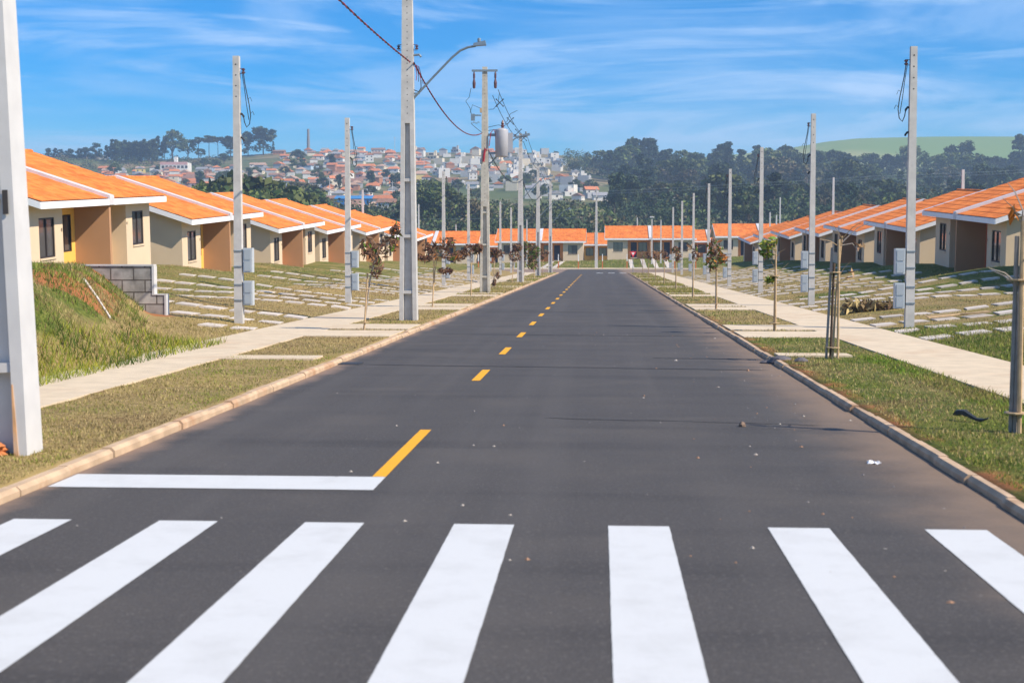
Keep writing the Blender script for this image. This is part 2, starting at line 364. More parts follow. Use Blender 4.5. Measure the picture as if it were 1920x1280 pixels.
def ground_z(X, Y):
    X = np.asarray(X, float); Y = np.asarray(Y, float)
    rise_l = np.clip((-7.75 - X) * .105, 0, .97); rise_r = np.clip((X - 6.5) * .115, 0, .97)
    z = .068 + rise_l + rise_r
    # the steep grassy bank on the left, below the first plots
    toe = np.interp(Y, [0, 23, 25.5, 33.6], [-7.35, -7.45, -7.75, -10.2]) - .35 * (fbm(Y * .5, Y * 0 + 3) - .45)
    b = smoothstep(0, 1, (toe - X) / 2.5) * 1.36 + np.clip((toe - X) / 2.5, 0, 1) * .08
    b = b + np.where(X < toe, (fbm(X * 1.1, Y * 1.1) - .45) * .26 * smoothstep(0, .8, toe - X), 0)
    z = np.where((Y < 33.75), np.maximum(z, b + .068), z)
    # lower bank on the right
    rb = np.clip((X - 6.75) * .42, 0, 1.35) * (1 - smoothstep(22.5, 29.5, Y)) + np.where(X > 6.7, (fbm(X, Y) - .45) * .1, 0)
    z = np.maximum(z, .068 + rb * (Y < 30))
    z = z + np.where((X < -8) | (X > 6.8), (fbm(X * .45 + 9, Y * .45) - .47) * .13, (fbm(X * 1.3, Y * 1.3) - .47) * .035)
    pl = np.array([33.3, 49.1, 65.3, 81.6, 95.0, 110., 124., 139.]); pr = np.array([47.4, 63.4, 78.7, 94.1, 108.7, 124.9, 139.])
    def saw(p):
        d = Y - p[np.abs(Y[..., None] - p).argmin(-1)]; return .056 * d * (1 - smoothstep(6.4, 7.9, np.abs(d)))
    z = z + np.where(Y < 145, saw(pl) * smoothstep(10.5, 15.5, -X) + saw(pr) * smoothstep(9.5, 14, X), 0)
    z = np.where((X > RL - .1) & (X < RR + .1), -.15, z)
    side = np.minimum(np.clip((RL - X) / .15, 0, 1) + np.clip((X - RR) / .15, 0, 1), 1)
    # cross street and rise beyond it
    zt = np.where(Y < TY1 + .5, -.12, np.interp(Y, [TY1, TY1 + 2, 197, 215], [.06, .12, 1.15, 1.15]) + np.clip(X, -60, 60) * .028 * smoothstep(TY1, 197, Y))
    w = smoothstep(TY0 - 5, TY0 - .5, Y)
    z = z * (1 - w) + np.where(Y > TY0 - 5, zt, z) * w
    f = smoothstep(205, 260, Y)
    return np.where(Y > 200, z * (1 - f) + far_z(X, Y) * f, z)
def gz(x, y): return float(ground_z(np.array([x]), np.array([y]))[0])
def img(x, y, Yd, z=None):
    """world point seen at photo pixel x at street distance Yd (z from photo pixel row y, or given)"""
    a = R(3.534); p = R(3.434); f = 2666.67
    fw = Vector((-math.sin(a) * math.cos(p), math.cos(a) * math.cos(p), -math.sin(p))); r = Vector((math.cos(a), math.sin(a), 0)); u = r.cross(fw)
    d = fw + r * ((x - 960) / f) + u * ((640 - y) / f); q = Vector((0, 0, 1.74)) + d * (Yd / d.y)
    return q

def make_ground():
    xs = np.concatenate([-np.geomspace(900, 6000, 10)[::-1], -np.arange(32, 900, 16)[::-1], -np.arange(13, 24, .8)[::-1][0:0], np.arange(-24, -13, .55), np.arange(-13, -7, .16), np.arange(-7, 7, .28), np.arange(7, 10, .2), np.arange(10, 24, .6), np.arange(24.5, 32, 2.5), np.arange(32, 900, 16), np.geomspace(900, 6000, 10)])
    xs = np.unique(np.concatenate([xs, [RL - .02, RL - .1, RL - .24, RR + .02, RR + .1, RR + .24]]))
    ys = np.unique(np.concatenate([np.arange(-80, 0, 4), np.arange(0, 12, .6), np.arange(12, 34.5, .17), [33.74, 33.76], np.arange(34.5, 60, .5), np.arange(60, 146, 1.), np.arange(146, 220, 1.2), np.arange(220, 400, 7), np.arange(400, 1300, 16), np.arange(1300, 2500, 40), np.geomspace(2500, 6000, 12)]))
    X, Y = np.meshgrid(xs, ys); Z = ground_z(X, Y)
    V = np.stack([X.ravel(), Y.ravel(), Z.ravel()], 1)
    nx, ny = len(xs), len(ys); i = np.arange(ny - 1)[:, None] * nx + np.arange(nx - 1)[None]
    F = np.stack([i, i + 1, i + nx + 1, i + nx], -1).reshape(-1, 4)
    x, y = X.ravel(), Y.ravel()
    bank = smoothstep(.25, .6, Z.ravel() - .068 - np.clip((-7.75 - x) * .105, 0, .97)) * (x < -7) * (y < 34)
    lush = np.where(x < 0, .12, .22) + .42 * bank + .55 * (fbm(x * .35, y * .35) > .62) * (x > 2.8) * (y < 60) + .3 * (x > 6.4) * (x < 9) * (y < 32) + .28 * (np.abs(x) > 12) * (y < 150) + .35 * (y > TY1) * (y < 215)
    lush = lush + .3 * (x > 2.8) * (x < 4.8) * (y < 30)
    soil = .12 + .45 * bank * (fbm(x * .6 + 3, y * .6) > .52) + .3 * ((x > 2.8) & (x < 3.2) & (y < 40))
    soil = soil + .5 * np.exp(-((x + 10.6) ** 2 / .5 + (y - 33.2) ** 2 / .8)) + .4 * np.exp(-((x + 12.2) ** 2 / .3 + (y - 33.2) ** 2 / .5))
    far = smoothstep(205, 260, y); fld = smoothstep(1180, 1300, y)
    me = poly_mesh("ground", V, F, m_ground, np.stack([lush, soil, far, fld], 1), "zone")
    me.polygons.foreach_set("use_smooth", [True] * len(F))
    struct(link("ground", me))
make_ground()

def strip(name, x0, x1, y0, y1, zoff, mat, xs=None, step=1.5, zf=None, skirt=.05):
    """a paving sheet with a real edge, following the ground"""
    ys = np.arange(y0, y1 + .01, step); ys[-1] = y1
    a = x0 if callable(x0) else (lambda y: x0); b = x1 if callable(x1) else (lambda y: x1)
    mb = MB(); n = len(ys)
    zf = zf or (lambda x, y: .07)
    top = [(xx, y, zf(xx, y) + zoff) for y in ys for xx in (a(y), b(y))]; bot = [(p[0], p[1], p[2] - zoff - skirt) for p in top]
    o = 2 * n; F = []
    for i in range(n - 1):
        F += [(2 * i, 2 * i + 1, 2 * i + 3, 2 * i + 2), (2 * i, 2 * i + 2, o + 2 * i + 2, o + 2 * i), (2 * i + 1, o + 2 * i + 1, o + 2 * i + 3, 2 * i + 3)]
    F += [(0, o, o + 1, 1), (2 * n - 2, 2 * n - 1, o + 2 * n - 1, o + 2 * n - 2)]
    mb.add(top + bot, F); return struct(mb.build(name, mat))
def paint(name, x0, x1, y0, y1, z, mat, seed):
    rs_ = random.Random(seed); E = []; st = .06 if y1 < 16 else .5
    def side(p, q, nx, ny):
        L_ = math.hypot(q[0] - p[0], q[1] - p[1]); n_ = max(1, int(L_ / st)); w = 0
        for i in range(n_):
            w = .5 * w + rs_.gauss(0, .0006); E.append((p[0] + (q[0] - p[0]) * i / n_ + nx * w, p[1] + (q[1] - p[1]) * i / n_ + ny * w, z))
    side((x0, y0), (x1, y0), 0, 1); side((x1, y0), (x1, y1), 1, 0); side((x1, y1), (x0, y1), 0, 1); side((x0, y1), (x0, y0), 1, 0)
    return sheet(name, E, mat)
def sheet(name, pts, mat):
    mb = MB(); mb.add(pts, [tuple(range(len(pts)))]); return struct(mb.build(name, mat))

# roads
mb = MB(); mb.add([(RL, -40, 0), (RR, -40, 0), (RR, TY0 + 1, 0), (RL, TY0 + 1, 0)], [(0, 1, 2, 3)])
c = []
for k in range(7):                                                     # flared corners into the cross street
    t = k / 6 * PI / 2; c.append((RR + 4 - 4 * math.cos(t), TY0 - 3 + 4 * math.sin(t), 0))
mb.add([(RR, TY0 + 1, 0.0)] + c[::-1], [tuple(range(len(c) + 1))])
c = [(RL - 4 + 4 * math.cos(k / 6 * PI / 2), TY0 - 3 + 4 * math.sin(k / 6 * PI / 2), 0) for k in range(7)]
mb.add([(RL, TY0 + 1, 0)] + c, [tuple(range(len(c) + 1))])
struct(mb.build("road", m_road))
sheet("cross_street", [(-90, TY0 + 1, 0.0), (90, TY0 + 1, 0.0), (90, TY1, .05), (-90, TY1, .05)], m_road)
m_kerb_r = M("earth-stained kerb concrete", (.47, .33, .22), .95, .25, 4., stain=(.27, .13, .06), stain_amt=.8, stain_scale=1.4, bump=.4)
def kerb(name, x0, x1, y0, y1, seed):
    rnd = random.Random(seed); mb = MB(); y = y0
    while y < y1:
        L_ = min(1.0, y1 - y); dz = rnd.uniform(-.012, .012); dx = rnd.uniform(-.012, .012); g = .012 if y < 60 else 0
        b = .03
        lo = [(x0 + dx, y + g, -.1), (x1 + dx, y + g, -.1), (x1 + dx, y + L_, -.1), (x0 + dx, y + L_, -.1)]
        h = (.078 if x0 < 0 else .066) + dz
        hi = [(x0 + dx, y + g, h - b), (x1 + dx, y + g, h - b), (x1 + dx, y + L_, h - b), (x0 + dx, y + L_, h - b)]
        tp = [(x0 + dx + b, y + g, h), (x1 + dx - b, y + g, h), (x1 + dx - b, y + L_, h), (x0 + dx + b, y + L_, h)]
        mb.hexa(lo, hi); mb.hexa(hi, tp); y += L_
    return struct(mb.build(name, m_kerb if x0 < 0 else m_kerb_r))
kerb("kerb_left", RL - .14, RL, -6, TY0 - 3, 1); kerb("kerb_right", RR, RR + .13, -6, TY0 - 3, 2)
strip("kerb_far", -70, 70, TY1, TY1 + .3, .07, m_walk, step=.3, zf=lambda x, y: .05)
strip("sidewalk_left", -7.75, -6.15, 4, TY0 - 3, .016, m_walk)
strip("sidewalk_right", 4.78, 6.42, 4, TY0 - 3, .016, m_walk)
strip("sidewalk_far", -70, 70, TY1 + 1.6, TY1 + 3, .02, m_walk, step=1.4, zf=lambda x, y: gz(0, y))

# paint on the carriageway
for x in (-3.87, -2.89, -1.92, -.94, .06, 1.08, 2.07):
    paint("crosswalk_stripe_paint", x, x + .39, 4.95, 9.12, .004, m_white, int(x * 100))
paint("stop_line_paint", -4.16, -1.68, 10.42, 11.05, .004, m_white, 1)
paint("centre_line_paint", -1.79, -1.68, 11.06, 14.1, .0045, m_yellow, 2)
y = 19.75; k = 0
while y < 137:
    sheet("centre_line_paint", [(-1.79, y, .004), (-1.67, y, .004), (-1.67, y + 1.9, .004), (-1.79, y + 1.9, .004)], m_yellow); y += 5.35
for x in (-.35, .85, 2.0): sheet("far_crosswalk_paint", [(x, 144.6, .004), (x + .65, 144.6, .004), (x + .65, 147., .004), (x, 147., .004)], m_white)

def dark_line(y, x0, x1, dy, seed, w=.035):  # thin dark strip with wavering edges, laid across the carriageway
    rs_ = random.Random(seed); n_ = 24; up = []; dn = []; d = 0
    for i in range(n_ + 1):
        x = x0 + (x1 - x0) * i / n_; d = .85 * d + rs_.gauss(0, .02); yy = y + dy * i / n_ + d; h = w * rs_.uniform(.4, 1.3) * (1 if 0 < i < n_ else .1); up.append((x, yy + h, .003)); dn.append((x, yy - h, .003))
    sheet("asphalt_dark_line", dn + up[::-1], m_dark_line)
m_dark_line = M("dark asphalt line", (.035, .032, .032), .75, .2, 8)
for a_ in ((15.2, -.6, 2.3, -.5, 1, .02), (22.6, -3.9, 2.6, -.7, 2, .05), (31.6, -3.6, 2.6, -.6, 3, .07), (44.5, -4.0, 2.7, -.6, 4, .1), (24.4, .9, 2.75, -.3, 5, .05)): dark_line(*a_[:4], a_[4], a_[5])
# aprons, tracks of slabs in the front yards
LINES_R = [32.7 + 15 * k for k in range(8)]; LINES_L = [33.0 + 14.8 * k for k in range(8)]
for yl in LINES_L:
    if yl > 140: continue
    for s in (-1, 1):
        a, b = sorted((yl - 1.2 + s * .32, yl - 1.2 + s * 2.6)); strip("driveway", -6.16, RL - .16, a, b, .018, m_walk, step=.57)
for yl in LINES_R:
    if yl > 140: continue
    for s in (-1, 1):
        a, b = sorted((yl - .8 + s * .32, yl - .8 + s * 2.6)); strip("driveway", RR + .15, 4.79, a, b, .018, m_walk, step=.57)
strip("driveway", -6.16, -4.6, 22.6, 23.4, .02, m_walk, step=.4); strip("driveway", 2.98, 4.2, 23.9, 24.5, .02, m_walk, step=.3)
def slab_meshes():
    out = []; rnd = random.Random(5)
    for k in range(4):
        mb = MB(); w, d = .265, .40; j = lambda: rnd.uniform(-.025, .025)
        lo = [(-w + j(), -d + j(), -.08), (w + j(), -d + j(), -.08), (w + j(), d + j(), -.08), (-w + j(), d + j(), -.08)]
        hi = [(p[0], p[1], .022) for p in lo]; mb.hexa(lo, hi); out.append(mb.mesh("paving_slab", m_slab))
    return out
SLABS = slab_meshes()
rnd = random.Random(12); rest = MB()
ORD = ["first", "second", "third", "fourth", "fifth", "sixth", "seventh", "eighth", "ninth", "tenth", "eleventh", "twelfth", "thirteenth", "fourteenth", "fifteenth"]
for side, lines in ((-1, LINES_L), (1, LINES_R)):
    sn = "left" if side < 0 else "right"
    for li, yl in enumerate(lines[:6]):
        for ri, dy in enumerate((-3.7, -1.1, 1.6, 4.4)):
            yy = yl + dy; x = 6.75 if side > 0 else 8.1
            if side < 0 and yy < 31: continue
            for k in range(2 if side < 0 and yy < 34 else 11):
                xx = side * (x + k * .72 + rnd.uniform(-.03, .03)); yk = yy + rnd.uniform(-.06, .06)
                z = gz(xx, yk); sl = math.atan(-(gz(xx + .3, yk) - gz(xx - .3, yk)) / .6); rz = rnd.uniform(-.08, .08) - side * .05
                if li > 2:
                    m4 = Matrix.Translation((xx, yk, z + .006)) @ Matrix.Rotation(sl, 4, 'Y'); me = SLABS[0]
                    rest.add([m4 @ v.co for v in me.vertices], [tuple(p.vertices) for p in me.polygons]); continue
                o = link("paving_slab", SLABS[rnd.randrange(4)]); o.location = (xx, yk, z + .006); o.rotation_euler = (0, sl, rz)
                tag(o, f"pale concrete slab set in the dry lawn by the {ORD[li]} meter pole on the {sn} side", "paving slab", f"driveway slabs by {ORD[li]} meter pole, {sn} side")
struct(rest.build("far_driveway_slabs", m_slab), "stuff")

# ------------------------------------------------------------------ twin houses
HW, OV, DEP = 5.95, .40, 10.2            # half width, side overhang, depth
EZ, PITCH, RV = 2.62, .33, -5.3       # eave height, slope, ridge line
def roof_z(v): return EZ + PITCH * ((.05 - v) if v > RV else (v - (2 * RV - .05)))
def roof_mesh():
    U = np.arange(-HW - OV, HW + OV + .001, .22 / 4); nc = 11
    prof = .032 * np.abs(np.sin(PI * U / .22)) ** .7
    V = []; F = []
    def slope(v0, v1):
        vs = []; base = len(V)
        for i in range(nc):
            a = v0 + (v1 - v0) * i / nc; b = v0 + (v1 - v0) * (i + 1) / nc
            vs += [(a, .016), (b, 0.)]
        for (v, dz) in vs:
            zz = roof_z(min(max(v, 2 * RV - .05), .05)) + dz
            for u, p in zip(U, prof): V.append((u, v, zz + p))
        n = len(U)
        for r in range(len(vs) - 1):
            for cidx in range(n - 1):
                a = base + r * n + cidx; q = (a, a + n, a + n + 1, a + 1)
                F.append(q[::-1] if v1 < v0 else q)
    slope(.05, RV); slope(2 * RV - .05, RV)
    me = poly_mesh("roof", np.array(V), np.array(F), m_tile)
    return me
def house_meshes():
    D = {}
    mb = MB()                                             # outer walls: wings, gable ends, back
    def wallpoly(pts2, plane, at, flip=False):            # pts2 in (v,z) at u=at, or (u,z) at v=at
        ps = [(at, a, z) if plane == 'u' else (a, at, z) for a, z in pts2]
        mb.add(ps, [tuple(range(len(ps)))[::-1] if flip else tuple(range(len(ps)))])
    vb = 2 * RV - .05 + .55
    for s in (-1, 1):
        g = [(-.5, -.9), (-.5, roof_z(-.5) - .02), (RV, roof_z(RV) - .02), (vb, roof_z(vb) - .02), (vb, -.9)]
        wallpoly(g, 'u', s * HW, s > 0)
        a, b = sorted((s * 3.15, s * HW)); wu = s * 4.5
        z1 = roof_z(-.5) - .02
        # wing front with a window opening
        for (q0, q1, r0, r1) in ((a, wu - .65, -.9, z1), (wu + .65, b, -.9, z1), (wu - .65, wu + .65, -.9, .82), (wu - .65, wu + .65, 2.1, z1)):
            mb.add([(q0, -.5, r0), (q1, -.5, r0), (q1, -.5, r1), (q0, -.5, r1)], [(3, 2, 1, 0)])
        for (p, q) in (((wu - .65, .82), (wu + .65, .82)), ((wu + .65, .82), (wu + .65, 2.1)), ((wu + .65, 2.1), (wu - .65, 2.1)), ((wu - .65, 2.1), (wu - .65, .82))):
            mb.add([(p[0], -.5, p[1]), (q[0], -.5, q[1]), (q[0], -.63, q[1]), (p[0], -.63, p[1])], [(0, 1, 2, 3)])
        mb.add([(s * 3.15, -.5, -.9), (s * 3.15, -1.25, -.9), (s * 3.15, -1.25, roof_z(-1.25) - .02), (s * 3.15, -.5, z1)], [(0, 1, 2, 3)])
        mb.box(wu - .658, wu + .658, -.53, -.46, .76, .815)            # sill
    mb.add([(-HW, vb, -.9), (HW, vb, -.9), (HW, vb, roof_z(vb) - .02), (-HW, vb, roof_z(vb) - .02)], [(0, 1, 2, 3)])
    D['wall'] = mb.mesh("wall", m_cream)
    for s in (-1, 1):
        mb = MB(); v = -1.25; zt = roof_z(v) - .02
        a, b = sorted((s * .09, s * 3.15)); wc = s * 1.05; dc = s * 2.3
        w0, w1 = wc - .62, wc + .62; d0, d1 = dc - .42, dc + .42
        cuts = sorted([(a, a), (w0, w1), (d0, d1), (b, b)])
        for i in range(3):
            q0, q1 = cuts[i][1], cuts[i + 1][0]
            if q1 - q0 > .01: mb.add([(q0, v, -.9), (q1, v, -.9), (q1, v, zt), (q0, v, zt)], [(3, 2, 1, 0)])
        for q0, q1, r0, r1 in ((w0, w1, -.9, .82), (w0, w1, 2.1, zt), (d0, d1, -.9, .0), (d0, d1, 2.1, zt)): mb.add([(q0, v, r0), (q1, v, r0), (q1, v, r1), (q0, v, r1)], [(3, 2, 1, 0)])
        D['porch', s] = mb.mesh("porch_wall", ACC['yellow'])
        mb = MB(); mb.box(d0, d1, v - .09, v - .05, 0, 2.1); mb.box(d0 + .12, d1 - .12, v - .05, v - .035, .15, .82); mb.box(d0 + .12, d1 - .12, v - .05, v - .035, 1.1, 1.82)
        D['door', s] = mb.mesh("door", m_door)
        mb = MB(); mb.tube([(dc - s * .33, v - .02, 1.0), (dc - s * .22, v - .02, 1.0)], .015); D['handle', s] = mb.mesh("handle", m_galv)
        mb = MB(); mb.box(d0 - .05, d1 + .05, v, v + .9, -.12, -.02); D['step', s] = mb.mesh("porch_step", m_walk)
    def window(uc, v, w=1.3, z0=.82, z1=2.1):
        fr = MB(); t = .055
        for (a, b, c, d) in ((-w / 2, w / 2, z0, z0 + t), (-w / 2, w / 2, z1 - t, z1), (-w / 2, -w / 2 + t, z0 + t, z1 - t), (w / 2 - t, w / 2, z0 + t, z1 - t), (-t * .7, t * .7, z0 + t, z1 - t)): fr.box(uc + a, uc + b, v - .09, v - .02, c, d)
        gl = MB(); gl.add([(uc - w / 2, v - .06, z0), (uc + w / 2, v - .06, z0), (uc + w / 2, v - .06, z1), (uc - w / 2, v - .06, z1)], [(3, 2, 1, 0)])
        return fr.mesh("window", m_frame), gl.mesh("glass", m_glass)
    D['windows'] = [window(s * 4.5, -.5) for s in (-1, 1)] + [window(s * 1.05, -1.25, 1.24) for s in (-1, 1)]
    mb = MB(); z0 = roof_z(-1.25) - .01
    pv = [(0, -.9), (0, roof_z(0) - .01), (-1.25, z0), (-1.25, -.9)]
    mb.hexa([(-.09, -1.25, -.9), (.09, -1.25, -.9), (.09, 0, -.9), (-.09, 0, -.9)], [(-.09, -1.25, z0), (.09, -1.25, z0), (.09, 0, roof_z(0) - .01), (-.09, 0, roof_z(0) - .01)])
    D['party'] = mb.mesh("party_wall", m_brown)
    D['roof'] = roof_mesh()
    mb = MB()                                              # soffit closes the roof from below
    vbk = 2 * RV - .05
    for q in ([(.03, roof_z(.03) - .045), (RV, roof_z(RV) - .045)], [(RV, roof_z(RV) - .045), (vbk + .02, roof_z(.03) - .045)]):
        (a, za), (b, zb) = q; u = HW + OV - .03
        mb.add([(-u, a, za), (u, a, za), (u, b, zb), (-u, b, zb)], [(0, 1, 2, 3)])
    D['soffit'] = mb.mesh("soffit", m_trim)
    def board(v0, v1, u0, u1):
        m_ = MB(); m_.hexa([(u0, v0, roof_z(v0) - .2), (u1, v0, roof_z(v0) - .2), (u1, v1, roof_z(v1) - .2), (u0, v1, roof_z(v1) - .2)], [(u0, v0, roof_z(v0) + .004), (u1, v0, roof_z(v0) + .004), (u1, v1, roof_z(v1) + .004), (u0, v1, roof_z(v1) + .004)])
        return m_
    U = HW + OV
    D['fascia'] = [board(.045, .075, -U, -.095).mesh("fascia", m_trim), board(.045, .075, .095, U).mesh("fascia", m_trim)]
    bb = []
    for s in (-1, 1):
        a, b = sorted((s * (U - .03), s * (U + .006))); m_ = board(.045, RV, a, b); m2 = board(RV, vbk, a, b); m_.add(m2.v, m2.f); bb.append(m_.mesh("bargeboard", m_trim))
    D['barge'] = bb
    mb = MB()
    for v0, v1 in ((.09, RV), (RV, vbk)):
        mb.hexa([(-.23, v0, roof_z(max(v1 if v0 < v1 else v0, vbk) if 0 else min(max(v0, vbk), .05)) - .03), (.23, v0, roof_z(min(max(v0, vbk), .05)) - .03), (.23, v1, roof_z(max(v1, vbk)) - .03), (-.23, v1, roof_z(max(v1, vbk)) - .03)],
                [(-.23, v0, roof_z(min(max(v0, vbk), .05)) + .13), (.23, v0, roof_z(min(max(v0, vbk), .05)) + .13), (.23, v1, roof_z(max(v1, vbk)) + .13), (-.23, v1, roof_z(max(v1, vbk)) + .13)])
    mb.box(-.23, .23, .06, .092, roof_z(.05) - .2, roof_z(.05) + .1)
    D['flash'] = mb.mesh("flashing", m_flash)
    mb = MB(); mb.tube([(-U, RV, roof_z(RV) + .015), (U, RV, roof_z(RV) + .015)], .085, 8); D['ridge'] = mb.mesh("ridge_cap", m_tile)
    for s in (-1, 1):
        mb = MB(); mb.box(s * 3.25 - .06, s * 3.25 + .06, -.5, -.72, 1.62, 1.72); D['lamp', s] = mb.mesh("wall_lamp", m_trim)
    return D
HM = house_meshes()
def twin_house(loc, rz, label, accent, group, tilt=0.):
    t = tag(empty("twin_house", loc, rz), label, "house", group)
    t.rotation_euler = (Matrix.Rotation(tilt, 3, 'X') @ Matrix.Rotation(rz, 3, 'Z')).to_euler()
    P = lambda n, me, par=t: link(n, me, par)
    P("wall", HM['wall']); P("party_wall", HM['party'])
    rf = P("roof", HM['roof']); P("soffit", HM['soffit'], rf); P("flashing", HM['flash'], rf); P("ridge_cap", HM['ridge'], rf)
    for f in HM['fascia']: P("fascia", f, rf)
    for b in HM['barge']: P("bargeboard", b, rf)
    for fr, gl in HM['windows']: P("glass", gl, P("window", fr))
    for s in (-1, 1):
        pw = P("porch_wall", HM['porch', s]); ac = accent if isinstance(accent, str) else accent[(s + 1) // 2]
        pw.material_slots[0].link = 'OBJECT'; pw.material_slots[0].material = ACC[ac]
        d = P("door", HM['door', s]); P("handle", HM['handle', s], d); P("porch_step", HM['step', s]); P("wall_lamp", HM['lamp', s])
    return t
XL, XR, TILT = -17.14, 15.5, math.atan(.056)   # the road falls away at about 5.6 % beside level houses
GL_, GR_ = "twin houses along the left side of the road", "twin houses along the right side of the road"
LH = [(208, 384, 'yellow', "orange-roofed twin house with yellow porch, partly hidden by the grassy bank"),
      (432, 413, 'yellow', "yellow-porched twin house behind the first meter pole, just beyond the grey block wall"),
      (568, 428.8, 'orange', "orange-porched twin house between the first and second meter poles on the left side"),
      (646, 432, 'orange', "twin house behind the second meter pole and the leaning brown sapling"),
      (711, 435, 'yellow', "twin house in the left row just left of the tall ribbed pole"),
      (757, 440.5, 'orange', "twin house of the left row half hidden behind the tall ribbed pole"),
      (797, 446.5, 'yellow', "last twin house of the left row, behind the first dark-leaved sapling")]
for (x, y, ac, lb) in LH:
    p = img(x, y, 1); d = p - Vector((0, 0, 1.74)); q = Vector((0, 0, 1.74)) + d * (XL / d.x)
    twin_house((XL, q.y, q.z - EZ + .2), R(-90), lb, ac, GL_, TILT)
RH = [(2050, 386, 'red', "twin house cut by the frame edge, only its white gable verge and roof corner showing"),
      (1792, 411, 'red', "brick-red-porched twin house just right of the tallest-looking meter pole"),
      (1661, 428, 'red', "twin house just left of the tallest-looking meter pole, right side of the road"),
      (1574, 434, 'orange', "twin house behind the tied stakes on the right verge"),
      (1512, 437.5, 'red', "twin house right behind the second meter pole on the right side"),
      (1462, 442.5, 'orange', "twin house between the third and second meter poles on the right side"),
      (1426, 447.5, 'red', "small-looking twin house right behind the third meter pole on the right side"),
      (1396, 453, 'orange', "last twin house of the right row, next to the cross street")]
for (x, y, ac, lb) in RH:
    p = img(x, y, 1); d = p - Vector((0, 0, 1.74)); q = Vector((0, 0, 1.74)) + d * (XR / d.x)
    twin_house((XR, q.y, q.z - EZ + .2), R(90), lb, ac, GR_, TILT)
for (x, ye, Yd, ac, lb) in [(1013, 452.5, 198, ('orange', 'orange'), "wide orange-roofed twin house with open front, facing down the road, left of the crossroads pole"),
                     (1220, 447, 198, ('orange', 'orange'), "wide orange-roofed twin house facing down the road, behind the red yield sign"),
                     (1428, 443, 198, ('red', 'orange'), "twin house on the cross street, half hidden by the right row of houses"),
                     (812, 457, 198, ('yellow', 'orange'), "twin house on the cross street behind the dark-leaved saplings at left"),
                     (905, 461, 222, ('orange', 'orange'), "back-row house seen through the gap beside the left cross-street twin"),
                     (1118, 458, 222, ('yellow', 'yellow'), "yellow-walled back-row house seen in the gap behind the crossroads pole"),
                     (1330, 452, 222, ('orange', 'orange'), "back-row house seen in the gap behind the right meter poles")]:
    q = img(x, ye, Yd); twin_house((q.x, q.y, q.z - EZ), PI, lb, ac, "twin houses on the cross street")

# ------------------------------------------------------------------ block wall and the litter on the bank
wl = tag(empty("block_wall", (0, 0, 0)), "low grey concrete block wall retaining the grassy bank", "wall")

mb = MB(); mb.box(-17, -10.75, 33.62, 33.80, .0, 1.50); mb.box(-10.75, -10.45, 33.62, 33.80, -.1, .80); 
mb.build("blockwork", m_block, wl)
mb = MB(); mb.box(-17, -10.70, 33.60, 33.83, 1.503, 1.54); mb.box(-10.745, -10.69, 33.60, 33.83, .803, 1.50); mb.box(-10.447, -10.40, 33.60, 33.83, -.1, .80); mb.box(-10.69, -10.40, 33.60, 33.83, .803, .83)
mb.build("render_edge", m_polewhite, wl)
def on(x, y, Yd): q = img(x, y, Yd); return q
a = Vector((-9.6, 26.0, 0)); a.z = max(gz(a.x, a.y) + .1, 1.12); b = Vector((-8.73, 24.9, 0)); b.z = gz(b.x, b.y) + .03
mb = MB(); mb.tube([a, a.lerp(b, .5) + Vector((0, 0, .02)), b], [.024, .022, .018], 8)
tag(mb.build("stick", M("pale pipe", (.62, .56, .5), .7, .1)), "pale stick lying down the slope of the grassy bank", "stick")

# ------------------------------------------------------------------ utility poles
def lerp(a, b, t): return a + (b - a) * t
POLE = {}
def big_pole_meshes(key, H, mat_body, zr=5.1, w0=.46, w1=.22, d0=.34, d1=.17, solid=False):
    W_ = lambda z: lerp(w0, w1, z / H); D_ = lambda z: lerp(d0, d1, z / H)
    mb = MB()
    zt = zr if not solid else 0.
    if not solid:
        fl = .105
        for s in (-1, 1):
            q = lambda z: [(s * W_(z) / 2 - (fl if s > 0 else 0), -D_(z) / 2, z), (s * W_(z) / 2 + (0 if s > 0 else fl), -D_(z) / 2, z), (s * W_(z) / 2 + (0 if s > 0 else fl), D_(z) / 2, z), (s * W_(z) / 2 - (fl if s > 0 else 0), D_(z) / 2, z)]
            mb.hexa(q(-.4), q(zr))
        mb.taper(0, 0, w0 - 2 * fl, .07, -.4, W_(zr) - 2 * fl, .06, zr)
        for z in (.75, 2.2, 3.65):
            wi = W_(z) - 2 * fl; mb.box(-wi / 2, wi / 2, -D_(z) / 2 + .015, D_(z) / 2 - .015, z - .05, z + .03)
    mb.taper(0, 0, W_(zt) if zt else w0, D_(zt), zt, w1, d1, H)
    body = mb.mesh("shaft", mat_body)
    mb = MB(); z = zt + .25 if zt else 1.2
    while z < H - .1:
        y = -D_(z) / 2; mb.box(-.011, .011, y - .002, y + .01, z - .012, z + .012); z += .16
    return body, mb.mesh("bolt_hole", m_hole)
def spool(mb, c, s=1):
    mb.lathe([(.03, -.05), (.045, -.045), (.045, -.02), (.022, -.012), (.022, .012), (.045, .02), (.045, .045), (.03, .05)], c, 10)
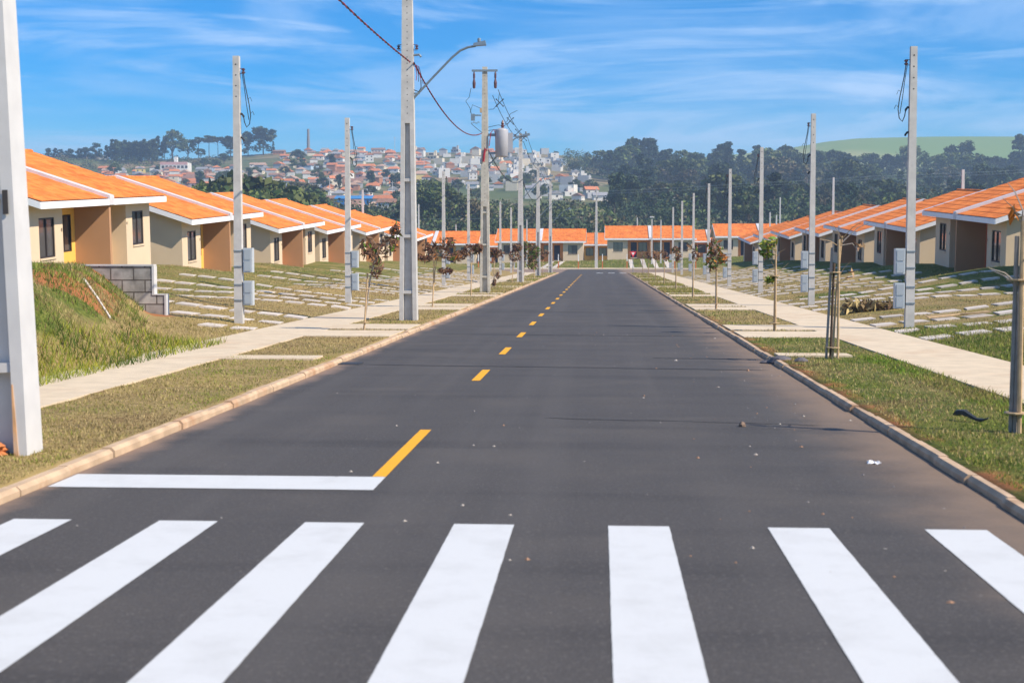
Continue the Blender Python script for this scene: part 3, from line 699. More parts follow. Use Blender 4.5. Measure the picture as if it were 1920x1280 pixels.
def lamp_arm(par, z0, w):
    arm = MB(); p = [(w, 0, z0), (w + .5, -.02, z0 + .52), (w + 1.0, -.05, z0 + 1.02), (w + 1.22, -.06, z0 + 1.2), (w + 1.42, -.07, z0 + 1.28), (w + 1.62, -.08, z0 + 1.31)]
    arm.tube(p, .03, 8); arm.box(w - .02, w + .16, -.03, .03, z0 + .1, z0 + .14); a = arm.build("lamp_arm", m_galv, par, False)
    h = MB(); x, z = w + 1.55, z0 + 1.30
    h.hexa([(x, -.14, z), (x + .34, -.16, z + .03), (x + .34, .02, z + .03), (x, .0, z)], [(x + .02, -.12, z + .08), (x + .32, -.15, z + .14), (x + .32, .01, z + .14), (x + .02, -.02, z + .08)])
    h.lathe([(.035, 0), (.045, .02), (.045, .08), (.03, .1)], (x + .16, -.07, z + .11), 10)
    return h.build("lamp_head", m_galv, a)
def plain_hw(par, z, w):
    for s in (-1, 1):
        mb = MB(); x = s * (w / 2 + .09); mb.tube([(s * w / 2, 0, z + .07), (x + s * .02, 0, z + .07)], .008, 5); mb.tube([(s * w / 2, 0, z - .07), (x + s * .02, 0, z - .07)], .008, 5)
        spool(mb, (x, 0, z)); mb.build("insulator", m_porc, par)
BIG = [(-5.02, 11.75, "near pole cut by the frame edge, ribbed white concrete with clay-stained foot", 'a'),
       (-4.98, 36.9, "tall ribbed concrete pole with street lamp arm, in the grass beyond the first aprons", 'b'),
       (-5.2, 64.4, "weathered utility pole carrying the grey transformer and a top crossarm", 'c'),
       (-4.98, 89.3, "ribbed lamp pole just beyond the transformer pole", 'd'),
       (-5.05, 116.2, "ribbed lamp pole behind the bushy green and brown sapling", 'e'),
       (-4.85, 139.5, "slim lamp pole at the road's far corner, before the white driveway strips", 'f')]
bm = big_pole_meshes('n', 10.0, m_pole); bmw = big_pole_meshes('w', 10.0, m_polewhite); bmc = big_pole_meshes('c', 10.15, m_polewarm, 3.9); bms = big_pole_meshes('s', 9.3, m_pole, 3.6, .42, .19)
TIES = []
for (x, y, lb, k) in BIG:
    t = tag(empty("utility_pole", (x, y, gz(x, y))), lb, "utility pole", "big utility poles along the left verge")
    if k == 'a': t.rotation_euler = (0, -.026, 0)            # the near pole leans outward
    body, holes = {'a': bmw, 'b': bm, 'c': bmc}.get(k, bms)
    H = {'a': 10., 'b': 10., 'c': 10.15}.get(k, 9.3)
    link("shaft", body, t); link("bolt_hole", holes, t)
    z0 = 5.75 if k in 'abc' else 5.3 if k in 'd' else 4.9
    lamp_arm(t, z0, .15)
    wz = lambda z: lerp(.46, .22, z / H)
    if k in 'ab': plain_hw(t, 7.05, wz(7))
    if k in 'ab':
        mb = MB(); mb.box(-.02, .02, -.02, .02, 0, 0); 
        mb = MB(); mb.tube([(wz(6.8) / 2, 0, 6.85), (wz(6.8) / 2 + .16, -.02, 6.86), (wz(6.8) / 2 + .2, -.03, 6.8)], .03, 8); mb.build("cable_bracket", m_galv, t)
        mb = MB()
        for j in range(4): mb.tube([(.2 + j * .03, -.04, 6.62 - j * .02), (.24 + j * .05, -.02, 6.35 - j * .05), (.22 + j * .06, -.02, 6.2 - j * .03)], .009, 5, 0 if j % 2 else 1)
        mb.build("cable_splice", [m_cable_b, m_cable_r], t)
        mb = MB(); mb.tube([(.17, -.1, 5.95), (.3, -.12, 5.9), (.36, -.12, 6.0), (.36, -.14, 6.2)], .012, 5); mb.build("lamp_wire", m_cable_b, t)
    if k == 'a':
        mb = MB(); mb.box(.12, .165, -.176, -.166, 2.02, 2.22); mb.build("number_plate", m_hole, t)
        mb = MB(); rnd = random.Random(3)
        for j in range(26): mb.lathe([(.02, -.03), (.05 + rnd.random() * .05, .02), (.015, .07)], (rnd.uniform(-.32, -.02), rnd.uniform(-.3, -.12), rnd.uniform(-.02, .07)), 6)
        struct(mb.build("clay_lumps", m_clay, t), "stuff")
        mb = MB(); mb.hexa([(.118, -.178, -.02), (.16, -.178, -.02), (.16, -.170, -.02), (.118, -.170, -.02)], [(.121, -.172, .60), (.132, -.172, .60), (.132, -.164, .60), (.121, -.164, .60)]); mb.build("clay_smear", M("clay splash on concrete", (.58, .33, .17), .9, .3, 5, stain=(.5, .44, .38), stain_amt=.8, stain_scale=3), t)
    if k in 'cdef':
        mb = MB(); L_ = .58 if k == 'c' else .45; z = H - .22
        mb.box(-L_, L_, -.14, -.06, z, z + .09); mb.build("crossarm", m_galv, t)
        for s in (-1, 1):
            mb = MB(); xx = s * (L_ - .1)
            if k == 'c':
                mb.lathe([(.02, -.75), (.06, -.72), (.075, -.5), (.03, -.3), (.05, -.28), (.05, -.1), (.02, 0)], (xx, -.1, z), 8)
            else: spool(mb, (xx, -.1, z + .13))
            mb.build("insulator", m_porc, t)
    if k == 'c':
        cx, cz = .76, 6.75                                     # transformer
        tr = MB(); tr.lathe([(.26, -.62), (.29, -.6), (.30, .55), (.285, .6), (.12, .66)], (cx, -.05, cz), 24); T = tr.build("transformer", m_trafo, t, True)
        for q in (0, 1):
            mb = MB(); mb.box(cx + .24, cx + .50, -.12 + q * .1, -.08 + q * .1, cz - .42, cz + .45); mb.build("cooling_fin", m_trafo, T)
        mb = MB(); mb.lathe([(.03, 0), (.09, .04), (.05, .1), (.09, .16), (.05, .22), (.07, .28), (.02, .42)], (cx + .04, -.05, cz + .6), 10); mb.build("bushing", m_porc, T)
        mb = MB(); mb.box(.12, cx - .25, -.1, 0, cz + .3, cz + .42); mb.box(.12, cx - .25, -.1, 0, cz - .5, cz - .4); mb.build("bracket", m_galv, T)
        mb = MB(); mb.box(-.62, -.45, -.15, -.03, 7.75, 8.05); mb.box(-.5, -.17, -.1, -.06, 7.95, 8.02)
        for j in range(4): mb.lathe([(.05, 0), (.05, .03)], (-.58 + j * .1, -.1, 7.62 + (j % 2) * .04), 8)
        mb.build("fuse_cutout", m_galv, t)
        mb = MB(); mb.box(-.22, -.10, -.1, .1, 8.12, 8.32); mb.build("wood_block", m_wood, t)
        mb = MB()
        for pth in ([(-.62, -.1, 9.2), (-.7, -.1, 8.8), (-.86, -.12, 8.62), (-.66, -.1, 8.3), (-.6, -.1, 8.0)], [(.17, -.1, 8.25), (.4, -.15, 8.25), (.6, -.12, 8.5), (.66, -.1, 8.95)], [(.15, -.1, 7.45), (.6, -.1, 7.55), (.9, -.08, 7.5), (.97, -.06, 7.7)],
                    [(.15, -.1, 7.3), (.5, -.1, 7.35), (.95, -.06, 7.3)], [(-.2, -.12, 8.3), (-.55, -.14, 8.45), (-.66, -.12, 8.1)], [(-.6, -.1, 7.6), (-.3, -.12, 7.35), (-.1, -.14, 7.2)], [(1.0, -.06, 7.7), (1.15, -.05, 8.05), (1.4, 1., 8.3)]):
            mb.tube(pth, .012, 5)
        mb.build("jumper_wire", m_cable_b, t)
        mb = MB(); mb.tube([(.2, -.16, 6.6), (.28, -.18, 7.2), (.42, -.18, 7.35), (.5, -.16, 7.1), (.5, -.14, 6.9)], .02, 6); mb.tube([(-.06, -.19, 5.9), (-.02, -.2, 6.2), (.02, -.19, 6.5), (.12, -.18, 6.4)], .05, 6); mb.build("red_lead", m_cable_r, t)
# lone pole across the cross street
q = img(1118, 503.3, 184.0); t = tag(empty("utility_pole", (q.x, 184.0, .1)), "lone grey pole with crossarm standing across the crossroads", "utility pole", "far utility poles")
link("shaft", big_pole_meshes('x', 8.6, m_pole, solid=True, w0=.42, w1=.24, d0=.3)[0], t)
mb = MB(); mb.taper(0, 0, .16, .16, 8.6, .12, .12, 10.4); mb.build("top_extension", m_pole, t)
mb = MB(); mb.box(-.75, .75, -.2, -.1, 9.1, 9.2); mb.build("crossarm", m_galv, t)

# ------------------------------------------------------------------ cables
def cable(name, pts, r, mat, label, cat="cable", group=None, sag=0., n=24, twist=None):
    P = [Vector(p) for p in pts]; path = []
    for a, b in zip(P[:-1], P[1:]):
        for i in range(n + (b is P[-1])):
            s = i / n; p = a.lerp(b, s); p.z -= sag * 4 * s * (1 - s) * (b - a).length / 25.; path.append(p)
    mb = MB()
    if twist:
        m2 = []
        for off in range(2):
            pp = []
            for i in range(len(path) - 1):
                for j in range(10):
                    q = path[i].lerp(path[i + 1], j / 10); d = (path[i + 1] - path[i]).normalized(); a = d.orthogonal().normalized(); b = d.cross(a); ph = (i * 10 + j) * .63 + off * PI
                    pp.append(q + (a * math.cos(ph) + b * math.sin(ph)) * r * .7)
            mb.tube(pp, r * .8, 5, off)
        o = mb.build(name, [m_cable_b, m_cable_r])
    else:
        mb.tube(path, r, 5); o = mb.build(name, mat)
    return tag(o, label, cat, group)
B = [Vector((b[0], b[1], 0)) for b in BIG]
cable("twisted_cable", [B[0] + Vector((.15, -.1, 6.75)), B[1] + Vector((.1, -.22, 6.7))], .017, None, "red and black twisted cable dropping from the sky to the tall ribbed pole", sag=.22, twist=True, n=30)
cable("twisted_cable", [B[1] + Vector((.18, -.2, 6.7)), B[2] + Vector((-.14, -.1, 7.25))], .017, None, "red and black twisted cable sagging between the tall ribbed pole and the transformer pole", sag=.62, twist=True, n=30)
lo = [B[2] + Vector((.14, -.1, 6.55)), B[3] + Vector((.12, -.1, 6.5)), B[4] + Vector((.12, -.1, 6.6)), B[5] + Vector((.1, -.1, 6.4))]
cable("service_cable", lo, .022, m_cable_b, "black low cable running on from the transformer pole past the far lamp poles", sag=.7)
for dx, dz, nm in ((.55, 9.2, "upper"), (.3, 8.95, "lower")):
    cable("overhead_line", [B[2] + Vector((dx + .05, 0, dz)), B[3] + Vector((dx - .1, 0, dz - .1)), B[4] + Vector((dx - .1, 0, dz - .2)), B[5] + Vector((dx - .1, 0, dz - .4))], .014, m_cable_b, f"{nm} thin conductor of the line from the transformer pole", sag=.45)
def spacer(a, b, s):
    p = a.lerp(b, s); mb = MB(); w = .16
    for d in ((w, w), (w, -w)): mb.tube([p + Vector((-d[0], 0, -d[1])), p + Vector((d[0], 0, d[1]))], .02, 5)
    for d in ((-w, -w), (w, w), (w, -w), (-w, w)): mb.lathe([(.03, -.03), (.03, .03)], p + Vector((d[0], 0, d[1])), 6)
    return mb.build("cable_spacer", m_dark)
for i, s in enumerate((.12, .42, .7, .92)):
    tag(spacer(B[2] + Vector((.45, 0, 9.05 - s)), B[3] + Vector((.32, 0, 9.0)), s), f"{ORD[i]} dark cross-shaped spacer on the line beyond the transformer pole", "cable spacer", "line spacers")

# ------------------------------------------------------------------ meter poles
def meter_pole_parts():
    D = {}; H = 6.31
    mb = MB(); mb.taper(0, 0, .205, .18, -.3, .145, .135, H); D['shaft'] = mb.mesh("shaft", m_pole)
    mb = MB()
    for z in (6.11, 5.86, 5.61, 5.36): mb.box(-.014, .014, -.073, -.055, z - .014, z + .014)
    D['hole'] = mb.mesh("bolt_hole", m_hole)
    mb = MB(); mb.tube([(.06, 0, 6.02), (.19, 0, 6.02)], .007, 5); mb.tube([(.06, 0, 5.90), (.19, 0, 5.90)], .007, 5); spool(mb, (.16, 0, 5.96)); D['ins'] = mb.mesh("insulator", m_porc)
    mb = MB(); C_ = [(.17, -.02, 5.89), (.20, -.02, 5.66), (.25, -.03, 5.41), (.30, -.03, 5.16), (.33, -.03, 4.91), (.30, -.03, 4.71), (.23, -.02, 4.64), (.18, -.02, 4.76), (.16, -.02, 4.89), (.11, 0, 4.94), (.07, 0, 4.94)]
    mb.tube(C_, .012, 6); mb.tube([(.14, -.02, 5.89), (.2, -.05, 5.51), (.24, -.05, 5.16), (.29, -.04, 4.81)], .009, 5)
    mb.tube([(.27, -.03, 5.30), (.33, -.05, 5.34), (.37, -.05, 5.24)], .006, 4); mb.tube([(.33, -.03, 4.96), (.38, -.05, 5.01), (.42, -.05, 4.92)], .006, 4)
    D['wire'] = mb.mesh("looped_wire", m_cable_b)
    for i, z in enumerate((4.94, 4.38)):
        mb = MB(); mb.tube([(.06, 0, z + .02), (.11, 0, z + .02), (.15, 0, z - .03), (.16, 0, z - .06)], .024, 7); D['elbow', i] = mb.mesh("pipe_elbow", m_dark)
    for i, z in enumerate((1.50, .72)):
        mb = MB(); mb.box(.125, .345, -.1, .1, z - .29, z + .29); D['box', i] = mb.mesh("meter_box", m_box)
        for j, (a, b) in enumerate(((.02, .25), (-.25, -.02))):
            mb = MB(); mb.box(.155, .315, -.112, -.098, z + a, z + b); mb.box(.155, .315, -.1125, -.11, z + a - .012, z + a - .002)
            D['panel', i, j] = mb.mesh("panel", m_boxdoor)
    for i, z in enumerate((1.72, 1.35, .92, .55)):
        mb = MB(); w = lerp(.205, .145, z / H) / 2 + .006; mb.box(-w, w, -w, w, z - .012, z + .012); mb.box(w, .13, -.02, .02, z - .01, z + .01); D['band', i] = mb.mesh("steel_band", m_galv)
    return D
MP = meter_pole_parts()
def meter_pole(x, y, mirror, label, group, rz=0):
    t = tag(empty("meter_pole", (x, y, gz(x, y)), rz), label, "meter pole", group)
    P = lambda n, me, par=t: link(n, me, par)
    P("shaft", MP['shaft']); P("bolt_hole", MP['hole']); P("insulator", MP['ins']); P("looped_wire", MP['wire'])
    for i in range(2):
        P("pipe_elbow", MP['elbow', i]); b = P("meter_box", MP['box', i])
        for j in range(2): P("panel", MP['panel', i, j], b)
    for i in range(4): P("steel_band", MP['band', i])
    t.scale = (-1 if mirror else 1, 1, 1.0 if mirror else .985)
    return t
LML = ["meter pole with two grey boxes, standing among the slabs past the block wall", "meter pole beside the leaning brown sapling, left of the tall ribbed pole", "meter pole half hidden behind the tall ribbed pole",
       "meter pole with two boxes behind the brown-leaved sapling crown", "meter pole just left of the transformer pole", "meter pole half hidden behind the transformer pole", "meter pole in front of the left cross-street twin, between lamp poles", "last meter pole of the left row, near the cross street"]
for i in range(8): meter_pole(-8.5 if i else -8.47, 33 + 14.75 * i, False, LML[i], "meter poles of the left row")
LMR = ["tallest-looking meter pole at the right, with two grey boxes above paving slabs", "second meter pole of the right row, beside the tied stakes", "third meter pole of the right row, behind the tan stake", "fourth meter pole of the right row counting from the tallest",
       "fifth meter pole of the right row counting from the tallest", "sixth meter pole of the right row counting from the tallest", "seventh meter pole of the right row counting from the tallest", "last meter pole of the right row, by the cross street"]
for i in range(8): meter_pole(7.02, 32.8 + 15.05 * i, True, LMR[i], "meter poles of the right row")
for x, yt, Yd, hgt, lb in [(988, 407, 186, 6.6, "bare meter pole before the left cross-street twin"), (1239.5, 408, 190, 6.6, "bare pole before the right cross-street twin, one of two close together"), (1222.6, 407, 189, 6.6, "pole with tiny crossarm before the right cross-street twin")]:
    q = img(x, yt, Yd); t = tag(empty("meter_pole", (q.x, Yd, q.z - hgt)), lb, "meter pole", "cross-street poles"); o = link("shaft", MP['shaft'], t)
    if x == 1222.6: mb = MB(); mb.box(-.3, .3, -.06, .06, 6.55, 6.65); mb.build("crossarm", m_trim, t)
for x, yt, Yd, lb in [(680, 356, 130, "slim pole top rising behind the left row's roofs"), (785, 383, 190, "slim leaning pole behind the last left-row roof"), (1563, 333, 120, "slim pole rising behind the right row's roofs, right of the second meter pole"), (1463, 370, 190, "slim pole behind the right row's far roofs"), (1806, 318, 90, "slim pole top just behind the ridge of the red-porched twin"), (1444, 398, 180, "short pole top with bracket over the far right roofs"),
                      (855, 421, 230, "tiny pole top over the left cross-street roof"), (1195, 408, 230, "tiny pole top over the right cross-street roof"), (1456, 403, 185, "shortest pole top over the far right roofs")]:
    q = img(x, yt, Yd); zb = gz(q.x, Yd) - .3; mb = MB(); mb.taper(q.x, Yd, .24, .2, zb, .15, .14, q.z); o = mb.build("background_pole", m_polewhite); tag(o, lb, "pole", "poles behind the houses")

# ------------------------------------------------------------------ posts, yield sign, white driveways on the far side
for i, x in enumerate((897, 1047, 1084.5, 1129.6, 1175.7, 1265, 1304.5)):
    q = img(x, 503, 183.2); t = tag(empty("boundary_post", (q.x, 183.2, gz(q.x, 183.2))), f"thin orange-and-white post on the far kerb, {ORD[i]} from the left end", "post", "orange and white posts on the far kerb")
    mb = MB(); mb.taper(0, 0, .13, .13, -.1, .12, .12, .95); mb.build("orange_base", m_posto, t); mb = MB(); mb.taper(0, 0, .118, .118, .95, .10, .10, 1.85); mb.build("white_top", m_postw, t)
q = img(1187, 473, 149.0); t = tag(empty("yield_sign", (q.x, 149.0, gz(q.x, 149.))), "red-bordered white inverted-triangle yield sign at the crossroads", "road sign")
mb = MB(); mb.tube([(0, .04, -.1), (0, .04, q.z + .3)], .03, 8); mb.build("signpost", m_galv, t)
def tri(r, y0, y1, zc):
    m_ = MB(); p = [(math.cos(a) * r, math.sin(a) * r + zc) for a in (R(150), R(30), R(-90))]
    m_.add([(a, y0, b) for a, b in p] + [(a, y1, b) for a, b in p], [(0, 1, 2)[::-1], (3, 4, 5), (0, 1, 4, 3), (1, 2, 5, 4), (2, 0, 3, 5)]); return m_
pl = tri(.42, 0, .012, q.z).build("plate", M("red sign paint", (.72, .03, .05), .4, .02), t); tri(.19, -.004, 0, q.z).build("white_field", M("white sign paint", (.85, .85, .85), .4, .02), t)
for xa, xb, rows in [(1017, 1043, 1), (1184, 1213, 0), (1230, 1258, 0)]:
    a = img(xa, 506, 184.5).x; b = img(xb, 506, 184.5).x
    sheet("driveway", [(a - .2, 183.4, gz(0, 183.4) + .05), (b, 183.4, gz(0, 183.4) + .05), (b, 184.2, gz(0, 184.2) + .06), (a - .2, 184.2, gz(0, 184.2) + .06)], m_slab)
    for u in (a - .2, b - .55):
        strip("driveway", (lambda y, u=u: u + (y - 185) * .07 * rows), (lambda y, u=u: u + .55 + (y - 185) * .07 * rows), 184.2, 196.6, .05, m_slab, step=1.4, zf=lambda x, y: gz(x, y))

# ------------------------------------------------------------------ leaves, saplings
def quads(C, size, rs, flat=.0, aspect=1.0, up=None):
    """randomly turned leaf quads (diamonds) at centres C (n,3)"""
    n = len(C); a = rs.normal(size=(n, 3)); a /= np.linalg.norm(a, axis=1)[:, None]
    if up is not None: a = a * .6 + np.array(up) * 1.0; a /= np.linalg.norm(a, axis=1)[:, None]
    b = np.cross(a, rs.normal(size=(n, 3))); b /= np.linalg.norm(b, axis=1)[:, None]
    s = (size * rs.uniform(.65, 1.35, n))[:, None]
    a = a * s * aspect; b = b * s
    V = np.stack([C - a * .5, C + b * .33, C + a * .5, C - b * .33], 1).reshape(-1, 3)
    F = np.arange(4 * n).reshape(n, 4); return V, F
def cols(n, pal, rs, w=None, var=.25):
    p = np.array(pal)[rs.choice(len(pal), n, p=w)] * rs.uniform(1 - var, 1 + var, (n, 1)); return np.concatenate([np.repeat(p, 4, 0), np.ones((4 * n, 1))], 1)
BRN, DRED, GRN, ORG, TAN = (.22, .13, .08), (.15, .07, .05), (.10, .17, .03), (.42, .15, .03), (.34, .22, .12)
def sapling(x, y, h, lean, label, pal, w, nleaf=150, blobs=None, stakes=1, stem_h=None, lsize=.13, mats=(None,), name="sapling", stake_h=None, group="saplings on the verges", seed=1):
    rs = np.random.RandomState(seed); z = gz(x, y)
    t = tag(empty(name, (x, y, z)), label, "young tree", group)
    lx, ly = lean
    sh = stem_h or h * .8
    P0, P1, P2 = Vector((0, 0, -.1)), Vector((lx * .4, ly * .4, sh * .55)), Vector((lx, ly, sh))
    mb = MB(); mb.tube([P0, P1, P2], [.022, .017, .008], 6)
    twigs = []
    for i in range(6):
        a = P1.lerp(P2, rs.uniform(.1, 1)); b = a + Vector((rs.uniform(-.4, .4), rs.uniform(-.3, .3), rs.uniform(.1, .45)))
        mb.tube([a, a.lerp(b, .5) + Vector((0, 0, .04)), b], [.008, .006, .003], 4); twigs.append(b)
    mb.build("trunk", m_wood if rs.rand() < .5 else m_wood2, t)
    for i in range(stakes):
        ox = ((.085, -.095, -.015) if stakes > 2 else (.025, -.035, 0))[i]; oy = (-.05, .03, .1)[i]; k = (m_wood, m_wood2, m_wood3)[i] if stakes > 1 else m_wood
        hh = (stake_h or h * .6) * (1., .93, .8)[i]
        mb = MB(); mb.tube([(ox, oy, -.15), (ox * .55 + lx * .25, oy * .8, hh)], .021, 6); mb.build("stake", k, t)
    if stakes > 1 or stake_h:
        mb = MB()
        for zz in (.18, (stake_h or h) * .72): mb.lathe([(.11, 0), (.113, .008), (.11, .016)], (lx * .1, 0, zz), 10)
        mb.build("tie", m_wood, t)
    if nleaf:
        blobs = blobs or [(lx, ly, h * .8, .32, .26), (lx * .8 - .2, ly, h * .68, .25, .2), (lx + .25, ly, h * .9, .22, .2)]
        C = []
        for (bx, by, bz, r, rz) in blobs:
            n = max(3, int(1.7 * nleaf / len(blobs))) if nleaf > 20 else max(3, int(nleaf / len(blobs))); d = rs.normal(size=(n, 3)); d /= np.linalg.norm(d, axis=1)[:, None]; d *= rs.uniform(.3, 1, (n, 1)) ** .6
            C.append(np.array([bx, by, bz]) + d * np.array([r, r, rz]))
        C = np.concatenate(C); V, F = quads(C, lsize * .66, rs, aspect=1.9)
        link("leaf_cluster", poly_mesh("leaf_cluster", V, F, m_leaf, cols(len(C), pal, rs, w)), t)
    return t
dead = [BRN, DRED, GRN, ORG]
sapling(-5.3, 31.6, 2.35, (.42, 0), "leaning sapling with brown withered leaves before the tall ribbed pole", dead, [.68, .2, .09, .03], 190,
        [(.32, 0, 1.4, .16, .26), (.30, 0, 1.75, .3, .2), (.12, 0, 1.85, .2, .25), (.62, 0, 1.95, .2, .2), (.75, 0, 2.25, .13, .2)], 1, 2.1, .13, stake_h=1.3, seed=3)
sapling(-5.45, 46.0, 2.6, (.25, 0), "sapling with dark red-brown crown right of the tall ribbed pole", dead, [.5, .42, .05, .03], 260, [(.25, 0, 1.8, .38, .28), (-.3, 0, 1.6, .32, .14), (.5, 0, 2.1, .28, .25), (.7, 0, 1.65, .35, .14), (-.05, 0, 1.95, .3, .2), (.45, 0, 1.2, .25, .1)], 1, 2.1, .15, seed=4)
sapling(-5.4, 59.3, 2.35, (.1, 0), "sapling with dark crown just left of the transformer pole", dead, [.6, .33, .04, .03], 220, [(.0, 0, 1.9, .42, .26), (-.45, 0, 1.7, .3, .22), (.3, 0, 2.0, .25, .2)], 1, 2., .15, seed=5)
sapling(-5.5, 73.5, 2.4, (.1, 0), "thin sapling with purple-brown leaves just past the transformer pole", dead, [.4, .5, .07, .03], 190, [(-.35, 0, 1.8, .35, .22), (.2, 0, 1.8, .35, .25)], 1, 2., .16, seed=6)
sapling(-5.55, 72.6, 1.0, (.3, 0), "small bent seedling with withered purple leaves at the foot of the transformer pole's neighbour", dead, [.6, .36, .02, .02], 60, [(.15, 0, .35, .12, .2), (.35, 0, .7, .12, .2)], 0, .9, .14, seed=7, name="seedling")
sapling(-5.3, 85.5, 2.5, (.3, 0), "sapling with brown crown before the second ribbed lamp pole", dead, [.65, .28, .05, .02], 200, [(.2, 0, 1.7, .42, .4), (.35, 0, 2.2, .3, .25)], 1, 2.1, .17, seed=8)
sapling(-5.0, 93.0, 2.9, (.2, 0), "bushiest sapling, green and brown, between the ribbed lamp poles", [GRN, BRN, DRED, (.16, .22, .04)], [.35, .3, .15, .2], 340, [(.4, 0, 1.9, .7, .5), (.1, 0, 2.3, .5, .35), (.6, 0, 1.2, .4, .45), (.8, 0, 2.0, .4, .4)], 1, 2.3, .18, seed=9)
sapling(-5.0, 108., 2.3, (.0, 0), "low reddish-brown sapling before the third ribbed lamp pole", [BRN, DRED, TAN], [.5, .35, .15], 170, [(0, 0, 1.2, .35, .7), (.1, 0, 1.8, .3, .3)], 1, 1.8, .18, seed=10)
sapling(-5.0, 124., 2.2, (.1, 0), "farthest sapling of the left verge, small and dark", dead, [.6, .3, .07, .03], 120, None, 1, 1.8, .2, seed=11)
t = sapling(3.78, 23.4, 2.15, (.14, 0), "nearly bare sapling tied to three stakes, dark, grey and tan, on the right verge", [TAN, ORG, BRN], [.4, .35, .25], 9, [(.28, 0, 1.35, .1, .12), (.42, 0, 1.9, .1, .1)], 3, 2.0, .17, stake_h=1.95, seed=12)
sapling(3.87, 31.9, 2.1, (.02, 0), "sapling on a tan stake with a small yellow-green top beside the second driveway", [GRN, (.25, .24, .04), BRN], [.5, .35, .15], 60, [(-.12, 0, 1.95, .22, .16), (-.2, 0, 1.75, .15, .12), (-.1, 0, 1.15, .1, .1)], 1, 1.9, .15, stake_h=1.7, seed=13)
sapling(3.62, 44.8, 2.3, (.0, 0), "sapling with orange, brown and green leaves, third along the right verge", [GRN, ORG, BRN, DRED], [.3, .27, .3, .13], 130, [(-.05, 0, 1.95, .25, .25), (-.15, 0, 1.5, .2, .3), (.2, 0, 1.6, .18, .2)], 1, 1.9, .15, stake_h=1.75, seed=14)
sapling(3.94, 13.7, 2.15, (.03, 0), "stake-tied sapling with one dry curled leaf at the frame's edge", [ORG, TAN], [.6, .4], 5, [(-.06, 0, 2.10, .04, .1)], 2, 2.1, .15, stake_h=2.0, seed=15)
for i, (yy, hh, n, lb, sd_) in enumerate([(58., 2.4, 30, "thin bare sapling with few brown leaves at its tip, fourth along the right verge", 21), (71., 2.3, 80, "fifth sapling along the right verge, brown-leaved at the top", 22), (84., 2.2, 40, "sixth sapling along the right verge, very thin", 23),
                               (97., 2.2, 40, "seventh sapling along the right verge, very thin", 24), (111., 2.2, 60, "eighth sapling along the right verge, small in the distance", 25), (126., 2.3, 30, "ninth sapling along the right verge, near the crossroads", 26)]):
    sapling(3.75, yy, hh, (.02, 0), lb, dead, [.6, .25, .1, .05], n, [(0, 0, hh * .85, .28, .22), (.1, 0, hh * .7, .2, .18)], 1, hh * .85, .17, seed=sd_)
mb = MB(); o = Vector((3.78, 23.4, gz(3.78, 23.4)))
for a_ in ([(.14, 0, 1.9), (.24, 0, 2.0), (.4, 0, 2.14), (.55, -.02, 2.2)], [(.14, 0, 1.85), (.3, 0, 1.88), (.4, 0, 1.75)]): mb.tube([o + Vector(p) for p in a_], [.012, .009, .007, .004][:len(a_)], 5)
sh = mb.build("side_shoot", m_wood2, t); sh.matrix_parent_inverse = Matrix.Translation(-o)

# ------------------------------------------------------------------ grass
def blades(name, regions, seed, label=None):
    rs = np.random.RandomState(seed); VV = []; TT = []
    for (n, x0, x1, y0, y1, h0, h1, pal, w, keep) in regions:
        x = rs.uniform(x0, x1, n); u = rs.rand(n); p = 1.1
        y = (y0 ** -p + u * (y1 ** -p - y0 ** -p)) ** (-1 / p)
        if keep is not None: k = keep(x, y); x, y = x[k], y[k]
        n = len(x); z = ground_z(x, y); h = rs.uniform(h0, h1, n) * (1 + np.minimum(y, 60) / 60) * (.5 + 1.0 * fbm(x * 1.7, y * 1.7)); wd = (.0035 + .00018 * y) * rs.uniform(.7, 1.5, n)
        a = rs.uniform(0, 2 * PI, n); l = rs.uniform(.1, .9, n) * h; b = rs.uniform(0, 2 * PI, n)
        base = np.stack([x, y, z - .01], 1); side = np.stack([np.cos(a), np.sin(a), 0 * a], 1) * wd[:, None]
        tip = base + np.stack([np.cos(b) * l, np.sin(b) * l, h], 1)
        VV.append(np.stack([base - side, base + side, tip], 1).reshape(-1, 3))
        pc = np.array(pal); g = np.clip(fbm(x * .7 + 11, y * .7) * 2.2 - .55 + rs.normal(0, .22, n), 0, .999)
        ci = pc[(g * len(pc)).astype(int)] * rs.uniform(.7, 1.3, (n, 1)); TT.append(np.concatenate([np.repeat(ci, 3, 0), np.ones((3 * n, 1))], 1))
    V = np.concatenate(VV); T = np.concatenate(TT); F = np.arange(len(V)).reshape(-1, 3)
    return struct(link(name, poly_mesh(name, V, F, m_blade, T)), "stuff")
STRAW, OLIVE, LIME, DGRN, DBRN = (.44, .34, .16), (.27, .235, .075), (.24, .28, .05), (.09, .14, .025), (.22, .155, .08)
def offapron(lines, off):
    def f(x, y):
        k = np.ones(len(x), bool)
        for yl in lines: d = np.abs(y - (yl + off)); k &= ~((d > .36) & (d < 2.56))
        return k
    return f
blades("verge_grass", [(60000, -6.12, -4.36, 6, 62, .014, .038, [DBRN, STRAW, OLIVE, STRAW, OLIVE, LIME], None, offapron(LINES_L, -1.2)),
                       (60000, 2.98, 4.76, 6, 62, .014, .042, [DBRN, STRAW, STRAW, OLIVE, LIME, DGRN], None, offapron(LINES_R, -.8)),
                       (9000, 4.25, 4.8, 8, 24, .03, .07, [OLIVE, LIME, (.16, .27, .03)], None, None),
                       (25000, -6.2, -4.3, 60, 140, .03, .06, [STRAW, OLIVE, STRAW, LIME], None, offapron(LINES_L, -1.2)), (25000, 2.98, 4.76, 60, 140, .03, .06, [OLIVE, STRAW, LIME, OLIVE], None, offapron(LINES_R, -.8))], 41)
